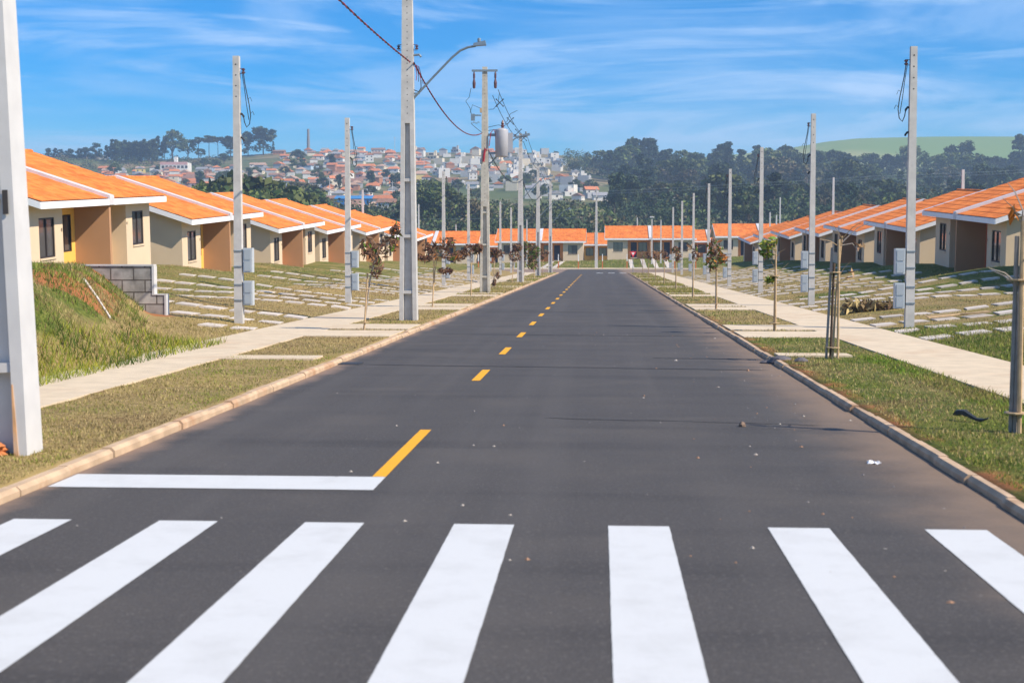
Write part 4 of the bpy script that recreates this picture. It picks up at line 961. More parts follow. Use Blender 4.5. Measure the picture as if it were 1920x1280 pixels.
def onbank(x, y): return (ground_z(x, y) > .16 + np.clip((-7.75 - x) * .105, 0, .97)) & (fbm(x * .8 + 5, y * .8) > .27)
blades("bank_grass", [(52000, -12.5, -7.2, 14, 33.5, .03, .09, [STRAW, DBRN, OLIVE, DGRN, LIME, DBRN, DGRN], None, onbank),
                      (22000, -11, -7.2, 14, 33.5, .04, .12, [DGRN, LIME, (.13, .23, .035), LIME], None, lambda x, y: onbank(x, y) & (fbm(x * .5 + 2, y * .5 + 7) > .5)),
                      (5000, -8.4, -7.1, 15, 27, .06, .16, [LIME, (.3, .3, .03), DGRN], None, None)], 42)
blades("yard_grass", [(52000, -17, -7.8, 33.9, 75, .012, .032, [DBRN, STRAW, (.34, .24, .11), STRAW, OLIVE], None, None), (56000, 6.45, 15.5, 17, 75, .012, .036, [DBRN, STRAW, OLIVE, STRAW, DBRN, OLIVE], None, None),
                      (14000, 6.45, 9, 16, 32, .03, .08, [OLIVE, LIME, DGRN], None, None), (7000, -10, -7.7, 25, 34, .015, .04, [STRAW, OLIVE, STRAW], None, None), (20000, -40, 40, 184, 198, .03, .07, [OLIVE, LIME, STRAW], None, None)], 43)
# dry heap and litter
rs = np.random.RandomState(6); C = np.clip(rs.normal(size=(420, 3)), -1.7, 1.7) * np.array([.42, .3, .11]); C[:, 2] = np.abs(C[:, 2]); x, y = 7.6, 40.5
V, F = quads(C, .16, rs, aspect=2.2); o = link("cut_grass_heap", poly_mesh("cut_grass_heap", V, F, m_leaf, cols(len(C), [DBRN, STRAW, (.16, .10, .06)], rs))); o.location = (x, y, gz(x, y) + .02)
tag(o, "low heap of dry brown cut grass by the sidewalk before the third meter pole", "grass heap")
mb = MB(); n = 9; z = gz(3.75, 14.6) + .03
P_ = [Vector((3.62 + .26 * i / n, 14.75 - .34 * i / n, z + .03 * math.sin(i / n * PI * 2) + .03)) for i in range(n + 1)]; mb.tube(P_, [.012, .035, .03, .04, .028, .026, .02, .022, .012, .008], 5)
tag(mb.build("plastic_scrap", M("black plastic", (.03, .035, .04), .45, .1)), "crumpled black plastic scrap in the grass of the right verge", "litter")
mb = MB(); mb.lathe([(.015, 0), (.04, .008), (.022, .02), (.008, .022)], (2.28, 12.05, .0), 9); mb.lathe([(.012, 0), (.035, .008), (.02, .018), (.01, .022)], (2.33, 12.02, .0), 7); jitter(mb, 4, .014)
tag(mb.build("crumpled_paper", m_trim), "crumpled white scrap lying on the asphalt near the right kerb", "litter")
mb = MB(); mb.lathe([(.02, -.01), (.035, .0), (.035, .025), (.015, .045)], (1.46, 14.6, 0), 8); jitter(mb, 5, .006); tag(mb.build("stone", M("brown stone", (.22, .15, .11), .9, .2)), "single brown stone on the asphalt by the right lane", "stone")
mb = MB(); mb.lathe([(.16, -.05), (.2, .03), (.16, .1), (.06, .13)], (2.93, 23.2, 0), 10); mb.lathe([(.1, -.03), (.12, .03), (.05, .08)], (3.2, 22.8, .05), 9); mb.lathe([(.1, -.03), (.12, .02), (.05, .05)], (2.72, 23.3, 0), 9)
tag(mb.build("drain_stone", M("dark kerb stone", (.11, .10, .11), .7, .2)), "dark broken drain stone at the right kerb near the tied stakes", "drain stone")
mb = MB(); mb.box(-4.22, -3.85, 22.55, 23.0, -.05, .012); tag(mb.build("drain_inlet", m_dark), "dark drain opening at the left kerb beside the short concrete pad", "drain")
mb = MB()
for a in range(4): mb.tube([(7.8, 34.3 + a * .12, gz(7.8, 34.3) + .07 + .01 * a), (9.2, 34.5 - a * .1, gz(9.2, 34.5) + .08)], .02, 5)
tag(mb.build("scrap_lath", m_wood), "thin wooden laths lying behind the foot of the tallest meter pole", "wood scrap")
rs = np.random.RandomState(9); VV = []; FF = []; TT = []; n = 130
px_ = np.where(rs.rand(n) < .6, 2.8 - np.abs(rs.normal(0, 1.2, n)), rs.uniform(-4, 2.7, n)); py_ = 7 + 26 * rs.rand(n) ** 1.2
for i in range(n):
    s_ = rs.uniform(.006, .018) * (2 if rs.rand() < .06 else 1); p = np.array([[1, 0, 0], [0, 1, 0], [-1, 0, 0], [0, -1, 0], [0, 0, .7]]) * rs.uniform(.7, 1.4, (5, 3)) * s_ + [px_[i], py_[i], .001]; o_ = 5 * i
    VV.append(p); FF += [(o_, o_ + 1, o_ + 4), (o_ + 1, o_ + 2, o_ + 4), (o_ + 2, o_ + 3, o_ + 4), (o_ + 3, o_, o_ + 4)]; TT.append(np.tile([*(np.array([(.40, .36, .32), (.30, .18, .12), (.18, .17, .17)])[rs.randint(3)]), 1], (5, 1)))
struct(link("loose_gravel", poly_mesh("loose_gravel", np.concatenate(VV), np.array(FF), m_stone, np.concatenate(TT))), "stuff")

# ------------------------------------------------------------------ far trees
FOL = {'conifer': [(.030, .055, .028), (.045, .07, .032), (.022, .042, .024)], 'euc': [(.05, .075, .035), (.07, .09, .045), (.04, .06, .03)], 'arau': [(.028, .048, .024), (.045, .06, .025), (.06, .07, .028)],
       'broad': [(.055, .085, .025), (.085, .11, .032), (.04, .065, .022), (.105, .12, .04)], 'dull': [(.10, .095, .05), (.13, .105, .06), (.08, .085, .04)]}
def tree_proto(kind, seed, dens=1.0):
    """crown and trunk meshes of a tree one metre tall (scaled per tree)"""
    rs = np.random.RandomState(seed); cl = []; tr = MB()
    if kind == 'conifer':
        tr.tube([(0, 0, 0), (.0, 0, .5), (0, 0, .93)], [.016, .011, .004], 5)
        for i in range(34):
            z = rs.uniform(.10, .97); r = .20 * (1 - z) ** .75 + .02; a = rs.uniform(0, 2 * PI); q = r * rs.uniform(.3, .95); cl.append((q * math.cos(a), q * math.sin(a), z, .055 + .05 * (1 - z), .05))
    elif kind == 'round':
        tr.tube([(0, 0, 0), (0, 0, .5)], [.03, .02], 5)
        for i in range(34):
            z = rs.uniform(.12, .96); r = .36 * math.sin(PI * min(1, (z + .12) / 1.12) ** .8) ** .8; a = rs.uniform(0, 2 * PI); q = r * rs.uniform(.2, .9); cl.append((q * math.cos(a), q * math.sin(a), z, .09, .09))
    elif kind == 'euc':
        tr.tube([(0, 0, 0), (.01, 0, .45), (.0, .01, .9)], [.014, .010, .004], 5)
        for i in range(9):
            a = rs.uniform(0, 2 * PI); z = rs.uniform(.35, .8); q = rs.uniform(.08, .2); tr.tube([(0, 0, z - .12), (q * .6 * math.cos(a), q * .6 * math.sin(a), z), (q * math.cos(a), q * math.sin(a), z + .08)], [.006, .004, .002], 4)
            for j in range(5): cl.append((q * math.cos(a) * rs.uniform(.3, 1.15), q * math.sin(a) * rs.uniform(.5, 1.1), z + rs.uniform(-.05, .16), rs.uniform(.04, .085), rs.uniform(.045, .085)))
        for j in range(6): cl.append((rs.normal(0, .05), rs.normal(0, .05), rs.uniform(.78, .96), .07, .06))
        for j in range(9): cl.append((rs.normal(0, .08), rs.normal(0, .08), rs.uniform(.18, .65), .08, .09))
    elif kind == 'arau':
        tr.tube([(0, 0, 0), (0, 0, .94)], [.018, .010], 6)
        for i in range(16):
            a = i * 2.4; z = rs.uniform(.72, .93); q = rs.uniform(.16, .36) * (1 - (z - .72) * .8); tr.tube([(0, 0, z - .1), (q * .6 * math.cos(a), q * .6 * math.sin(a), z - .06), (q * math.cos(a), q * math.sin(a), z)], [.006, .004, .003], 4)
            for j in range(2): cl.append((q * math.cos(a) * (1 - .3 * j), q * math.sin(a) * (1 - .3 * j), z + .02, .085, .04))
        for j in range(5): cl.append((rs.normal(0, .08), rs.normal(0, .08), .95, .08, .04))
    else:
        tr.tube([(0, 0, 0), (.02, 0, .3), (.0, .01, .7)], [.03, .022, .008], 6)
        for i in range(7):
            a = i * 2.4; q = rs.uniform(.15, .33); z = rs.uniform(.45, .8); tr.tube([(0, 0, .25), (q * .5 * math.cos(a), q * .5 * math.sin(a), z - .15), (q * math.cos(a), q * math.sin(a), z)], [.014, .009, .004], 4)
        for i in range(36):
            a = rs.uniform(0, 2 * PI); e = rs.uniform(-.25, 1); r = rs.uniform(.65, 1.0) * .38; cl.append((r * math.cos(a) * math.sqrt(max(0, 1 - max(e, 0) ** 2)), r * math.sin(a) * math.sqrt(max(0, 1 - max(e, 0) ** 2)), .55 + .38 * e * rs.uniform(.85, 1.05), rs.uniform(.07, .13), rs.uniform(.06, .10)))
    pal = FOL['conifer' if kind == 'round' else kind]
    C = []; T = []
    for (x, y, z, r, rz) in cl:
        n = int(38 * dens); d = rs.normal(size=(n, 3)); d /= np.linalg.norm(d, axis=1)[:, None]; d *= rs.uniform(.25, 1, (n, 1)) ** .5
        C.append(np.array([x, y, z]) + d * np.array([r, r, rz])); b = np.array(pal[rs.randint(len(pal))]) * rs.uniform(.75, 1.3)
        T.append(b * rs.uniform(.75, 1.3, (n, 1)))
    C = np.concatenate(C); T = np.concatenate(T); V, F = quads(C, (.066 if kind in ('broad', 'dull', 'round') else .054), rs, aspect=1.2)
    return poly_mesh("crown", V, F, m_pine, np.concatenate([np.repeat(T, 4, 0), np.ones((4 * len(C), 1))], 1)), tr.mesh("trunk", m_bark)
PROTO = {k: [tree_proto(k, 100 + 7 * i + j * 31) for i in range(3)] for j, k in enumerate(('conifer', 'round', 'euc', 'arau', 'broad', 'dull'))}
def far_tree(kind, sx, Yd, label, group, top=None, h=None, wide=1., var=None, base=None):
    X = (sx - 1125) / 2667 * Yd; z = gz(X, Yd)
    if h is None: h = max(2., 1.74 + (480 - top) / 2667 * Yd - z)
    t = tag(empty("tree", (X, Yd, z - .2)), label, "tree", group); rnd = random.Random(int(sx * 31 + Yd)); cr, tk = PROTO[kind][rnd.randrange(3) if var is None else var]
    link("crown", cr, t); link("trunk", tk, t); t.scale = (h * wide, h * wide, h); t.rotation_euler = (0, 0, rnd.uniform(0, 6)); return t
SK = "trees on the far skyline"
for i, (x, y, w) in enumerate([(75.3, 274.5, 1.15), (89.6, 275, 1), (99.4, 276, 1.1), (110, 279, .9), (118, 276, 1.2), (136, 274.5, 1.1), (147, 273.7, 1.2), (168, 264, .95)]):
    far_tree('round', x, 1075, f"{ORD[i]} small rounded conifer from the left in the hilltop row over the first roof", SK, top=y, wide=w * 1.5)
for x, y, k, w, lb in [(189, 268, 'conifer', 1.2, "pointed conifer at the left end of the dense hilltop clump"), (198, 258, 'conifer', 1.1, "tall pointed conifer in the dense hilltop clump's left edge"), (287.5, 253, 'conifer', 1.1, "slim pointed conifer left of the great domed hilltop tree"), (316, 241, 'broad', 1.05, "great domed tree, tallest on the left skyline"), (345, 258, 'broad', 1.1, "low spreading tree just right of the great domed tree"), (300, 262, 'euc', 1.2, "narrow tree at the foot of the great domed tree"),
                       (366, 255, 'arau', 1.1, "first umbrella pine of the hilltop trio"), (386, 252, 'arau', 1.1, "middle umbrella pine of the hilltop trio"), (403, 255, 'arau', 1.05, "last umbrella pine of the hilltop trio"), (370, 276, 'broad', 1.2, "dark bush under the hilltop umbrella pines"),
                       (427, 252, 'euc', 2.0, "ragged tree on the skyline just left of the first meter pole"), (461, 244, 'euc', 1.35, "narrow tall tree on the skyline right of the first meter pole"), (490, 236, 'euc', 1.9, "big ragged eucalyptus, highest right of the first meter pole"), (509, 262, 'conifer', .7, "thin spiky tree beside the big ragged eucalyptus"),
                       (1024, 280, 'broad', 1.2, "rounded dark tree on the crest at the end of the white town"), (1042, 284, 'broad', 1.4, "low dark tree on the crest right of the white town")]:
    far_tree(k, x, 1060, lb, SK, top=y, wide=w)
rnd = random.Random(77)
for i in range(13):
    x = 205 + i * 6.4 + rnd.uniform(-1, 1); far_tree('euc' if i % 3 else 'conifer', x, 1050 - (i % 3) * 14, "dark tree in the dense hilltop clump left of the domed tree", "dense hilltop clump", top=257 + rnd.uniform(0, 5), wide=1.35)
for x, y, Yd, w in [(392, 338, 290, .9), (418, 328, 300, 1.0), (452, 324, 296, 1.05), (482, 324, 305, 1.0), (512, 332, 300, .95), (537, 342, 296, .9), (405, 345, 280, .9), (500, 345, 285, 1.)]:
    far_tree('broad', x, Yd, "broad olive-dark tree just behind the left row's roofs by the first meter pole", "dark trees behind the left roofs", top=y, wide=w * 1.25)
TOPX = [520, 560, 600, 622, 680, 720, 762, 780, 800, 822, 840, 900, 960, 1000, 1050, 1090, 1130]; TOPYV = [330, 326, 342, 386, 394, 392, 388, 345, 322, 330, 362, 368, 374, 380, 386, 380, 374]
def valley():
    k = 0
    for i in range(84):
        x = 545 + (1135 - 545) * ((i * .618) % 1); Yd = rnd.uniform(380, 520); top = np.interp(x, TOPX, TOPYV) + rnd.uniform(2, 30)
        b = 480 - (gz((x - 1125) / 2667 * Yd, Yd) - 1.74) * 2667 / Yd
        if b - top < 14: top = b - rnd.uniform(14, 24)
        far_tree(rnd.choice(['broad', 'broad', 'broad', 'euc', 'dull']), x, Yd, "rounded green tree in the valley wood between the left roofs and the white town", "valley wood below the towns", top=top, wide=rnd.uniform(1.1, 1.5))
valley()
FX = [1060, 1100, 1140, 1180, 1200, 1230, 1260, 1340, 1370, 1420, 1480, 1560, 1600, 1700, 1760, 1800, 1850, 1920, 2050]; FYT = [300, 282, 278, 272, 266, 270, 278, 277, 274, 278, 276, 280, 284, 290, 284, 284, 288, 286, 286]
for x, y, k, w, lb in [(1152, 318, 'euc', 1.1, "rounded dark eucalyptus standing forward at the left edge of the forest"), (1184, 256, 'euc', 1.2, "left-hand tall tree of the pair breaking the forest skyline"), (1202, 257, 'euc', 1.2, "right-hand tall tree of the pair breaking the forest skyline"), (1221, 261, 'conifer', 1.4, "pointed tree just right of the pair breaking the forest skyline"), (1346, 269, 'conifer', 1.5, "first of the twin pointed conifers on the forest skyline"), (1359, 269, 'conifer', 1.5, "second of the twin pointed conifers on the forest skyline"), (1412, 272, 'conifer', 1.5, "pointed conifer just left of the third meter pole's top"), (1470, 272, 'euc', 1.4, "leafy tree on the skyline between third and second meter poles"), (1889, 253, 'conifer', 1.3, "lone tall conifer standing against the green field"), (1916, 258, 'conifer', 1.6, "dark conifer cut by the frame edge before the green field"),
                       (1792, 268, 'euc', 1.3, "tall leafy tree rising before the green field, right of the tallest meter pole"), (1772, 272, 'euc', 1.2, "leafy tree before the green field just right of the tallest meter pole"), (1692, 275, 'broad', 1.2, "round-topped tree just left of the tallest meter pole")]:
    far_tree(k, x, 440 if x == 1152 else 900, lb, "single trees of the forest", top=y, wide=w)
def forest():
    bands = [("back of the forest", 820, 960, 56, 0, 13), ("middle of the forest", 600, 820, 60, 18, 52), ("front of the forest", 400, 560, 60, 48, 84)]
    for bn, y0, y1, n, a, b in bands:
        for i in range(n):
            x = (1075 if y0 > 700 else 1150) + (2060 - (1075 if y0 > 700 else 1150)) * ((i + rnd.random() * .8) / n); Yd = rnd.uniform(y0, y1); top = np.interp(x, FX, FYT) + rnd.uniform(a, b)
            gb = 480 - (gz((x - 1125) / 2667 * Yd, Yd) - 1.74) * 2667 / Yd
            if gb - top < 14: top = gb - rnd.uniform(18, 40)
            kd = rnd.choice(['euc', 'conifer', 'broad', 'euc', 'conifer', 'dull'] if y0 < 800 else ['euc', 'broad', 'conifer'])
            nm = {'euc': "loose dark tree", 'conifer': "dark conifer", 'broad': "rounded green tree", 'dull': "dull brownish tree"}[kd]
            far_tree(kd, x, Yd, f"{nm} in the {bn} behind the right roofs", f"{bn}, {kd}", top=top, wide=rnd.uniform(1.15, 1.6))
forest()
def wood_mass():
    """the rest of the wood and far thickets, where no single tree reads"""
    rs = np.random.RandomState(55); C = []; T = []
    def put(x, Yd, h, r, n, pal):
        X = (x - 1125) / 2667 * Yd; z = gz(X, Yd); d = rs.normal(size=(n, 3)); d /= np.linalg.norm(d, axis=1)[:, None]; d *= rs.uniform(.3, 1, (n, 1)) ** .5
        C.append(np.array([X, Yd, z + h * .5]) + d * np.array([r, r, h * .52])); b = np.array(pal[rs.randint(len(pal))]) * rs.uniform(.5, 1.6); T.append(b * rs.uniform(.75, 1.3, (n, 1)))
    mix_ = FOL['euc'] + FOL['broad'] + FOL['conifer'] + FOL['dull'][:1]
    for i in range(620):
        x = rs.uniform(1150, 2250); Yd = rs.uniform(360, 960); put(x, Yd, rs.uniform(6, 12), rs.uniform(3, 5), 130, mix_)
    for i in range(90):
        x = rs.uniform(1060, 1180); Yd = rs.uniform(860, 990); put(x, Yd, rs.uniform(6, 11), rs.uniform(3, 5), 80, mix_)
    for i in range(240):
        x = rs.uniform(560, 1150); Yd = rs.uniform(350, 470); put(x, Yd, rs.uniform(4, 8), rs.uniform(3, 5), 130, FOL['broad'] + FOL['euc'] + FOL['dull'])
    for i in range(150):
        x = rs.uniform(-300, 420); Yd = rs.uniform(960, 1060); put(x, Yd, rs.uniform(2, 5), rs.uniform(2.5, 5), 50, FOL['broad'] + FOL['dull'])
    for i in range(260):
        x = rs.uniform(1180, 2100); Yd = rs.uniform(1000, 1200); put(x, Yd, rs.uniform(7, 11), rs.uniform(4, 7), 70, mix_)
    C_ = np.concatenate(C); T_ = np.concatenate(T); V, F = quads(C_, .95, rs, aspect=1.2)
    struct(link("far_woodland", poly_mesh("far_woodland", V, F, m_pine, np.concatenate([np.repeat(T_, 4, 0), np.ones((4 * len(C_), 1))], 1))), "stuff")
wood_mass()

# ------------------------------------------------------------------ the two towns on the hillside
WALLC = {'white': (.64, .62, .59), 'cream': (.66, .58, .45), 'grey': (.42, .42, .43), 'pink': (.62, .36, .34), 'yellow': (.66, .52, .2), 'brick': (.42, .2, .12), 'pale blue': (.42, .52, .62)}
ROOFC = {'orange': (.55, .20, .09), 'brown': (.26, .15, .11), 'grey': (.27, .27, .29), 'faded': (.44, .29, .22)}
def wm(c): return M("far wall " + c, WALLC[c], .85, .08, .6, obj_var=.08)
def rm(c): return M("far roof " + c, ROOFC[c], .85, .15, 1.2, obj_var=.15)
HC = {}
def hill_house(shape, wc, rc):
    key = (shape, wc, rc)
    if key in HC: return HC[key]
    mb = MB()
    def wins(w, d, z, n, s=.55):
        for i in range(n):
            x = -w / 2 + w * (i + .5) / n; mb.box(x - s, x + s, -d / 2 - .04, -d / 2 + .02, z - s, z + s, 2)
        mb.box(w / 2 - .02, w / 2 + .04, -.6, .6, z - s, z + s, 2)
    if shape in ('gable', 'hip', 'long'):
        w, d, h = {'gable': (8, 7.5, 3.), 'hip': (10, 8, 3.2), 'long': (13, 7, 3.2)}[shape]
        mb.box(-w / 2, w / 2, -d / 2, d / 2, -2, h, 0); wins(w, d, 1.6, 2 if w < 11 else 4); o = .5; r = d * .27
        A = [(-w / 2 - o, -d / 2 - o, h - .1), (w / 2 + o, -d / 2 - o, h - .1), (w / 2 + o, d / 2 + o, h - .1), (-w / 2 - o, d / 2 + o, h - .1)]
        i = 2.5 if shape == 'hip' else 0
        mb.add(A + [(-w / 2 - o + i, 0, h + r), (w / 2 + o - i, 0, h + r)], [(0, 1, 5, 4), (2, 3, 4, 5), (1, 2, 5), (3, 0, 4), (3, 2, 1, 0)], 1)
    elif shape == 'tall':
        w, d, h = 7.5, 8, 6.; mb.box(-w / 2, w / 2, -d / 2, d / 2, -2, h, 0); wins(w, d, 1.6, 2); wins(w, d, 4.5, 2); o = .4
        A = [(-w / 2 - o, -d / 2 - o, h), (w / 2 + o, -d / 2 - o, h), (w / 2 + o, d / 2 + o, h), (-w / 2 - o, d / 2 + o, h)]
        mb.add(A + [(0, -d / 2 - o, h + 1.9), (0, d / 2 + o, h + 1.9)], [(0, 4, 5, 3), (1, 2, 5, 4), (0, 1, 4), (2, 3, 5), (3, 2, 1, 0)], 1)
    else:                                                # flat modern houses of stacked volumes
        w, d = 10, 9; h = {'flat': 3.6, 'flat2': 6.6, 'step': 6.6}[shape]
        if shape == 'step':
            mb.box(-w / 2, w / 2, -d / 2, d / 2, -3, 3.5, 0); mb.box(-w / 2 + 1, w / 2 - 3, -d / 2 + 1.5, d / 2 - 1, 3.5, h, 0); mb.box(-w / 2 - .2, w / 2 + .3, -d / 2 - 1, -d / 2, 3.1, 3.4, 0); mb.box(w / 2 - 3.2, w / 2 - 1.2, -2, 1, 3.5, 8.4, 0)
            wins(w, d, 1.6, 3, .8); mb.box(-w / 2 + 1.6, w / 2 - 3.6, -d / 2 + 1.46, -d / 2 + 1.52, 4.1, 5.9, 2)
        else:
            mb.box(-w / 2, w / 2, -d / 2, d / 2, -3, h, 0); mb.box(-w / 2 + .5, -w / 2 + 4, -d / 2 - .8, -d / 2, .0, h + .5, 0); wins(w, d, 1.7, 3, .7)
            if shape == 'flat2': wins(w, d, 4.8, 3, .7); mb.box(1.2, w / 2 - .2, -d / 2 - 1.2, -d / 2, 3.1, 3.3, 0)
        mb.box(-w / 2 + .3, w / 2 - .3, -d / 2 + .3, d / 2 - .3, (3.5 if shape == 'step' else h), (3.55 if shape == 'step' else h + .05), 1)
    HC[key] = mb.mesh("hill_house", [wm(wc), rm(rc), m_hole]); return HC[key]
TOWN = []
def town():
    r = random.Random(2024)
    def place(x, Yd, shape, wc, rc, rz):
        X = (x - 1125) / 2667 * Yd
        if any(abs(X - a) < 6.3 and abs(Yd - b) < 7.5 for a, b, *_ in TOWN): return
        o = link("hill_house", hill_house(shape, wc, rc)); z = gz(X, Yd); o.location = (X, Yd, z); o.rotation_euler = (0, 0, rz); s = r.uniform(.66, .9) * (.82 if shape in ('flat2', 'step', 'flat') else .9); o.scale = (s, s, s * r.uniform(.9, 1.1))
        TOWN.append((X, Yd, o, shape, wc, rc, x, 480 - (z - 1.74) * 2667 / Yd))
    Yd = 500.
    while Yd < 1080:                                     # the old red-roofed town
        x0 = np.interp(Yd, [500, 600, 700, 1000, 1080], [560, 330, 190, 190, 520]); x1 = 800
        X = (x0 - 1125) / 2667 * Yd
        while X < (x1 - 1125) / 2667 * Yd:
            x = 1125 + 2667 * X / Yd
            if r.random() < .80 and not (x < 520 and Yd > 960):
                wc = r.choices(['white', 'cream', 'grey', 'pink', 'yellow', 'brick', 'pale blue'], [6, 5, 2, 1, 1, 2, 1])[0]; rc = r.choices(['orange', 'brown', 'grey', 'faded'], [5, 2, 2, 3])[0]
                place(x + r.uniform(-3, 3), Yd + r.uniform(-6, 6), r.choices(['gable', 'hip', 'long', 'tall'], [5, 3, 2, 2])[0], wc, rc, r.choice([0, PI / 2, PI, -PI / 2]) + r.uniform(-.25, .25))
            X += r.uniform(8, 12.5)
        Yd += r.uniform(20, 26)
    Yd = 640.
    while Yd < 1080:                                     # the new white town
        x0 = np.interp(Yd, [640, 760, 1000], [1000, 860, 775]); x1 = np.interp(Yd, [640, 760, 900, 1000, 1080], [1128, 1120, 1080, 1050, 1010])
        X = (x0 - 1125) / 2667 * Yd
        while X < (x1 - 1125) / 2667 * Yd:
            x = 1125 + 2667 * X / Yd
            if r.random() < .82: place(x, Yd + r.uniform(-8, 8), r.choices(['flat', 'flat2', 'step', 'tall', 'gable'], [2, 3, 3.4, 1, 2.2])[0], r.choices(['white', 'cream', 'grey', 'brick', 'pale blue'], [6, 2, 2.4, .9, .5])[0], r.choice(['grey', 'orange', 'brown']), r.choice([0, PI / 2, -PI / 2, PI]) + r.uniform(-.3, .3))
            X += r.uniform(9, 14)
        Yd += r.uniform(20, 27)
    for x, Yd in [(1548, 700), (1556, 715), (1616, 700), (1640, 690), (1622, 760), (1690, 760), (1834, 760), (1846, 690), (1910, 640)]: place(x, Yd, r.choice(['gable', 'hip']), r.choice(['white', 'cream']), r.choice(['orange', 'faded']), r.uniform(-.5, .5))
    TOWN.sort(key=lambda t: t[1]); MBR = {}
    for t in TOWN[272:]:                                # past some 300 houses the farthest roofs read as one mass
        MBR.setdefault(0, []).append(t[2])
    for k, L_ in MBR.items():
        far = MB(); mats = []
        for o in L_:
            m4 = Matrix.LocRotScale(o.location, o.rotation_euler, o.scale); me = o.data
            for p in me.polygons:
                mt = me.materials[p.material_index]
                if mt not in mats: mats.append(mt)
                far.add([m4 @ me.vertices[q].co for q in p.vertices], [tuple(range(len(p.vertices)))], mats.index(mt))
            bpy.data.objects.remove(o)
        struct(far.build("far_hilltop_houses", mats), "stuff")
    del TOWN[272:]
    names = {}
    for t in TOWN:
        X, Yd, o, shape, wc, rc, px, py = t
        if px > 1200: band = "among the forest trees"
        else: band = "at the hilltop" if py < 297 else "high on the hill" if py < 322 else "midway up the hill" if py < 352 else "low on the hill"
        look = {'gable': f"small {wc} house with {rc} gable roof", 'hip': f"broad {wc} house with {rc} hipped roof", 'long': f"long {wc} house with {rc} roof", 'tall': f"tall two-storey {wc} house with {rc} roof",
                'flat': f"low flat-roofed {wc} house", 'flat2': f"two-storey flat-roofed {wc} house", 'step': f"stepped flat-roofed {wc} house"}[shape]
        names.setdefault((look, band), []).append((px, o))
    for (look, band), L_ in names.items():
        L_.sort(key=lambda q: q[0])
        for i, (px, o) in enumerate(L_):
            tag(o, f"{look} {band}" + (f", {ORD[min(i, 14)]} such from left" if len(L_) > 1 else ", only such there"), "house", "houses of the hillside towns")
town()
print("hill houses", len(TOWN))
rnd = random.Random(5)
for i in range(58):
    x = rnd.uniform(200, 770); Yd = rnd.uniform(520, 1000)
    if x < 340 and Yd < 640: continue
    far_tree(rnd.choice(['broad', 'broad', 'euc', 'dull']), x, Yd, "dark green tree standing among the red-roofed houses of the old hill town", "trees among the red-roofed houses", h=rnd.uniform(5, 10), wide=rnd.uniform(1.1, 1.5))
for i in range(16):
    x = rnd.uniform(800, 1110); Yd = rnd.uniform(600, 800); far_tree('broad', x, Yd, "round green tree at the lower edge of the white flat-roofed town", "trees below the white town", h=rnd.uniform(4, 8), wide=1.3)
def far_obj(name, x, yb, Yd, label, cat, fn, mats, group=None):
    X = (x - 1125) / 2667 * Yd; mb = MB(); fn(mb); o = mb.build(name, mats); o.location = (X, Yd, gz(X, Yd)); return tag(o, label, cat, group)
far_obj("chimney", 576, 278, 1070, "tall slim factory chimney on the hilltop skyline", "chimney", lambda m: m.lathe([(1.3, -2), (.9, 16), (1.0, 16.4), (.9, 17)], n=14), M("chimney brick", (.22, .2, .2), .9))
far_obj("warehouse", 677, 346, 560, "bright blue metal warehouse low in the old hill town", "warehouse", lambda m: (m.box(-10, 10, -5, 5, -2, 3.6), m.add([(-10.3, -5.3, 3.6), (10.3, -5.3, 3.6), (10.3, 0, 5.0), (-10.3, 0, 5.0), (10.3, 5.3, 3.6), (-10.3, 5.3, 3.6)], [(0, 1, 2, 3), (3, 2, 4, 5)], 1)), [M("blue sheet metal", (.03, .16, .42), .5), M("blue roof metal", (.05, .22, .48), .5)])
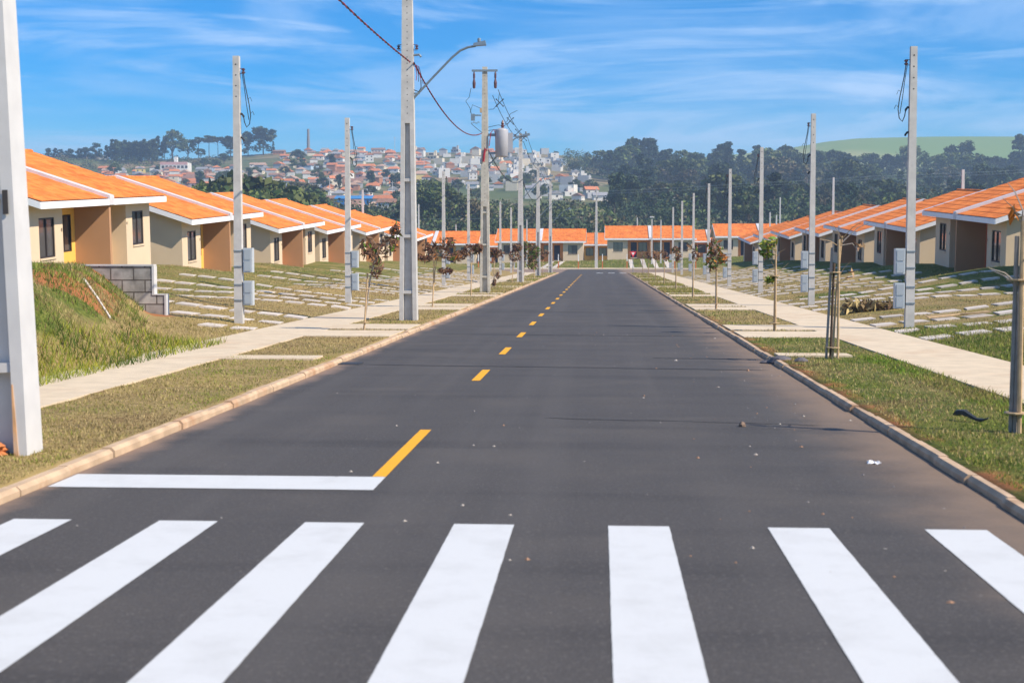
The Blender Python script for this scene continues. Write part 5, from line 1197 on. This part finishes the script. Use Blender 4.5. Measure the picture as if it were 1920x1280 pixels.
far_obj("school", 322, 300, 930, "long white and pink two-storey building on the hill left of the first meter pole", "building", lambda m: (m.box(-9, 9, -5, 5, -2, 6.5, 0), m.box(-9.2, 9.2, -5.05, -4.9, 5.0, 6.8, 1), *[m.box(-8 + i * 2.6, -6.4 + i * 2.6, -5.06, -4.95, 2.8, 4.4, 2) for i in range(7)], m.box(-1, 1.2, -1, 1, 6.5, 10.5, 0)), [wm('white'), wm('pink'), m_hole])
far_obj("white_wall", 125, 288, 1078, "long white wall behind the hilltop row of rounded conifers", "wall", lambda m: m.box(-27, 27, -.2, .2, -2, 1.7), wm('white'))
for i, (x, Yd, h) in enumerate([(211, 700, 8.5), (265, 640, 9), (362, 560, 9), (541, 620, 9), (616, 640, 9), (735, 640, 8), (740, 1060, 12), (795, 900, 9), (1262, 420, 9)]):
    far_obj("street_pole", x, 0, Yd, f"{ORD[i]} thin pale pole from the left among the far hillside houses and trees", "pole", lambda m: (m.taper(0, 0, .34, .34, -1, .2, .2, h), m.box(-.8, .8, -.1, .1, h - .9, h - .75)), m_polewhite, "thin poles on the far hillside")
A = [img(x, y, 300) for x, y in ((520, 408), (1140, 358), (1400, 344), (1640, 330), (1930, 318))]
A2 = [img(x, y, 262) for x, y in ((600, 410), (830, 411), (1100, 408))]
cable("power_line", A[1:], .025, m_galv, "pale power line crossing before the dark forest behind the right roofs", sag=.1)
cable("power_line", [p + Vector((0, 0, -.55)) for p in A[1:]], .02, m_galv, "lower strand of the power line crossing before the dark forest", sag=.12)
cable("power_line", A2, .02, m_galv, "thin pale wire crossing low before the valley trees behind the left roofs", sag=.05)

# ------------------------------------------------------------------ air
def haze():
    mb = MB(); mb.box(-6050, 6050, -90, 6050, -8, 150); m = bpy.data.materials.new("haze"); m.use_nodes = True; nt = m.node_tree
    nt.nodes.remove(nt.nodes["Principled BSDF"]); v = nt.nodes.new("ShaderNodeVolumePrincipled"); v.inputs['Color'].default_value = (.62, .80, 1, 1); v.inputs['Density'].default_value = .00043; v.inputs['Anisotropy'].default_value = .3
    nt.links.new(v.outputs[0], nt.nodes["Material Output"].inputs['Volume'])
    struct(mb.build("haze", m), "stuff")
haze()
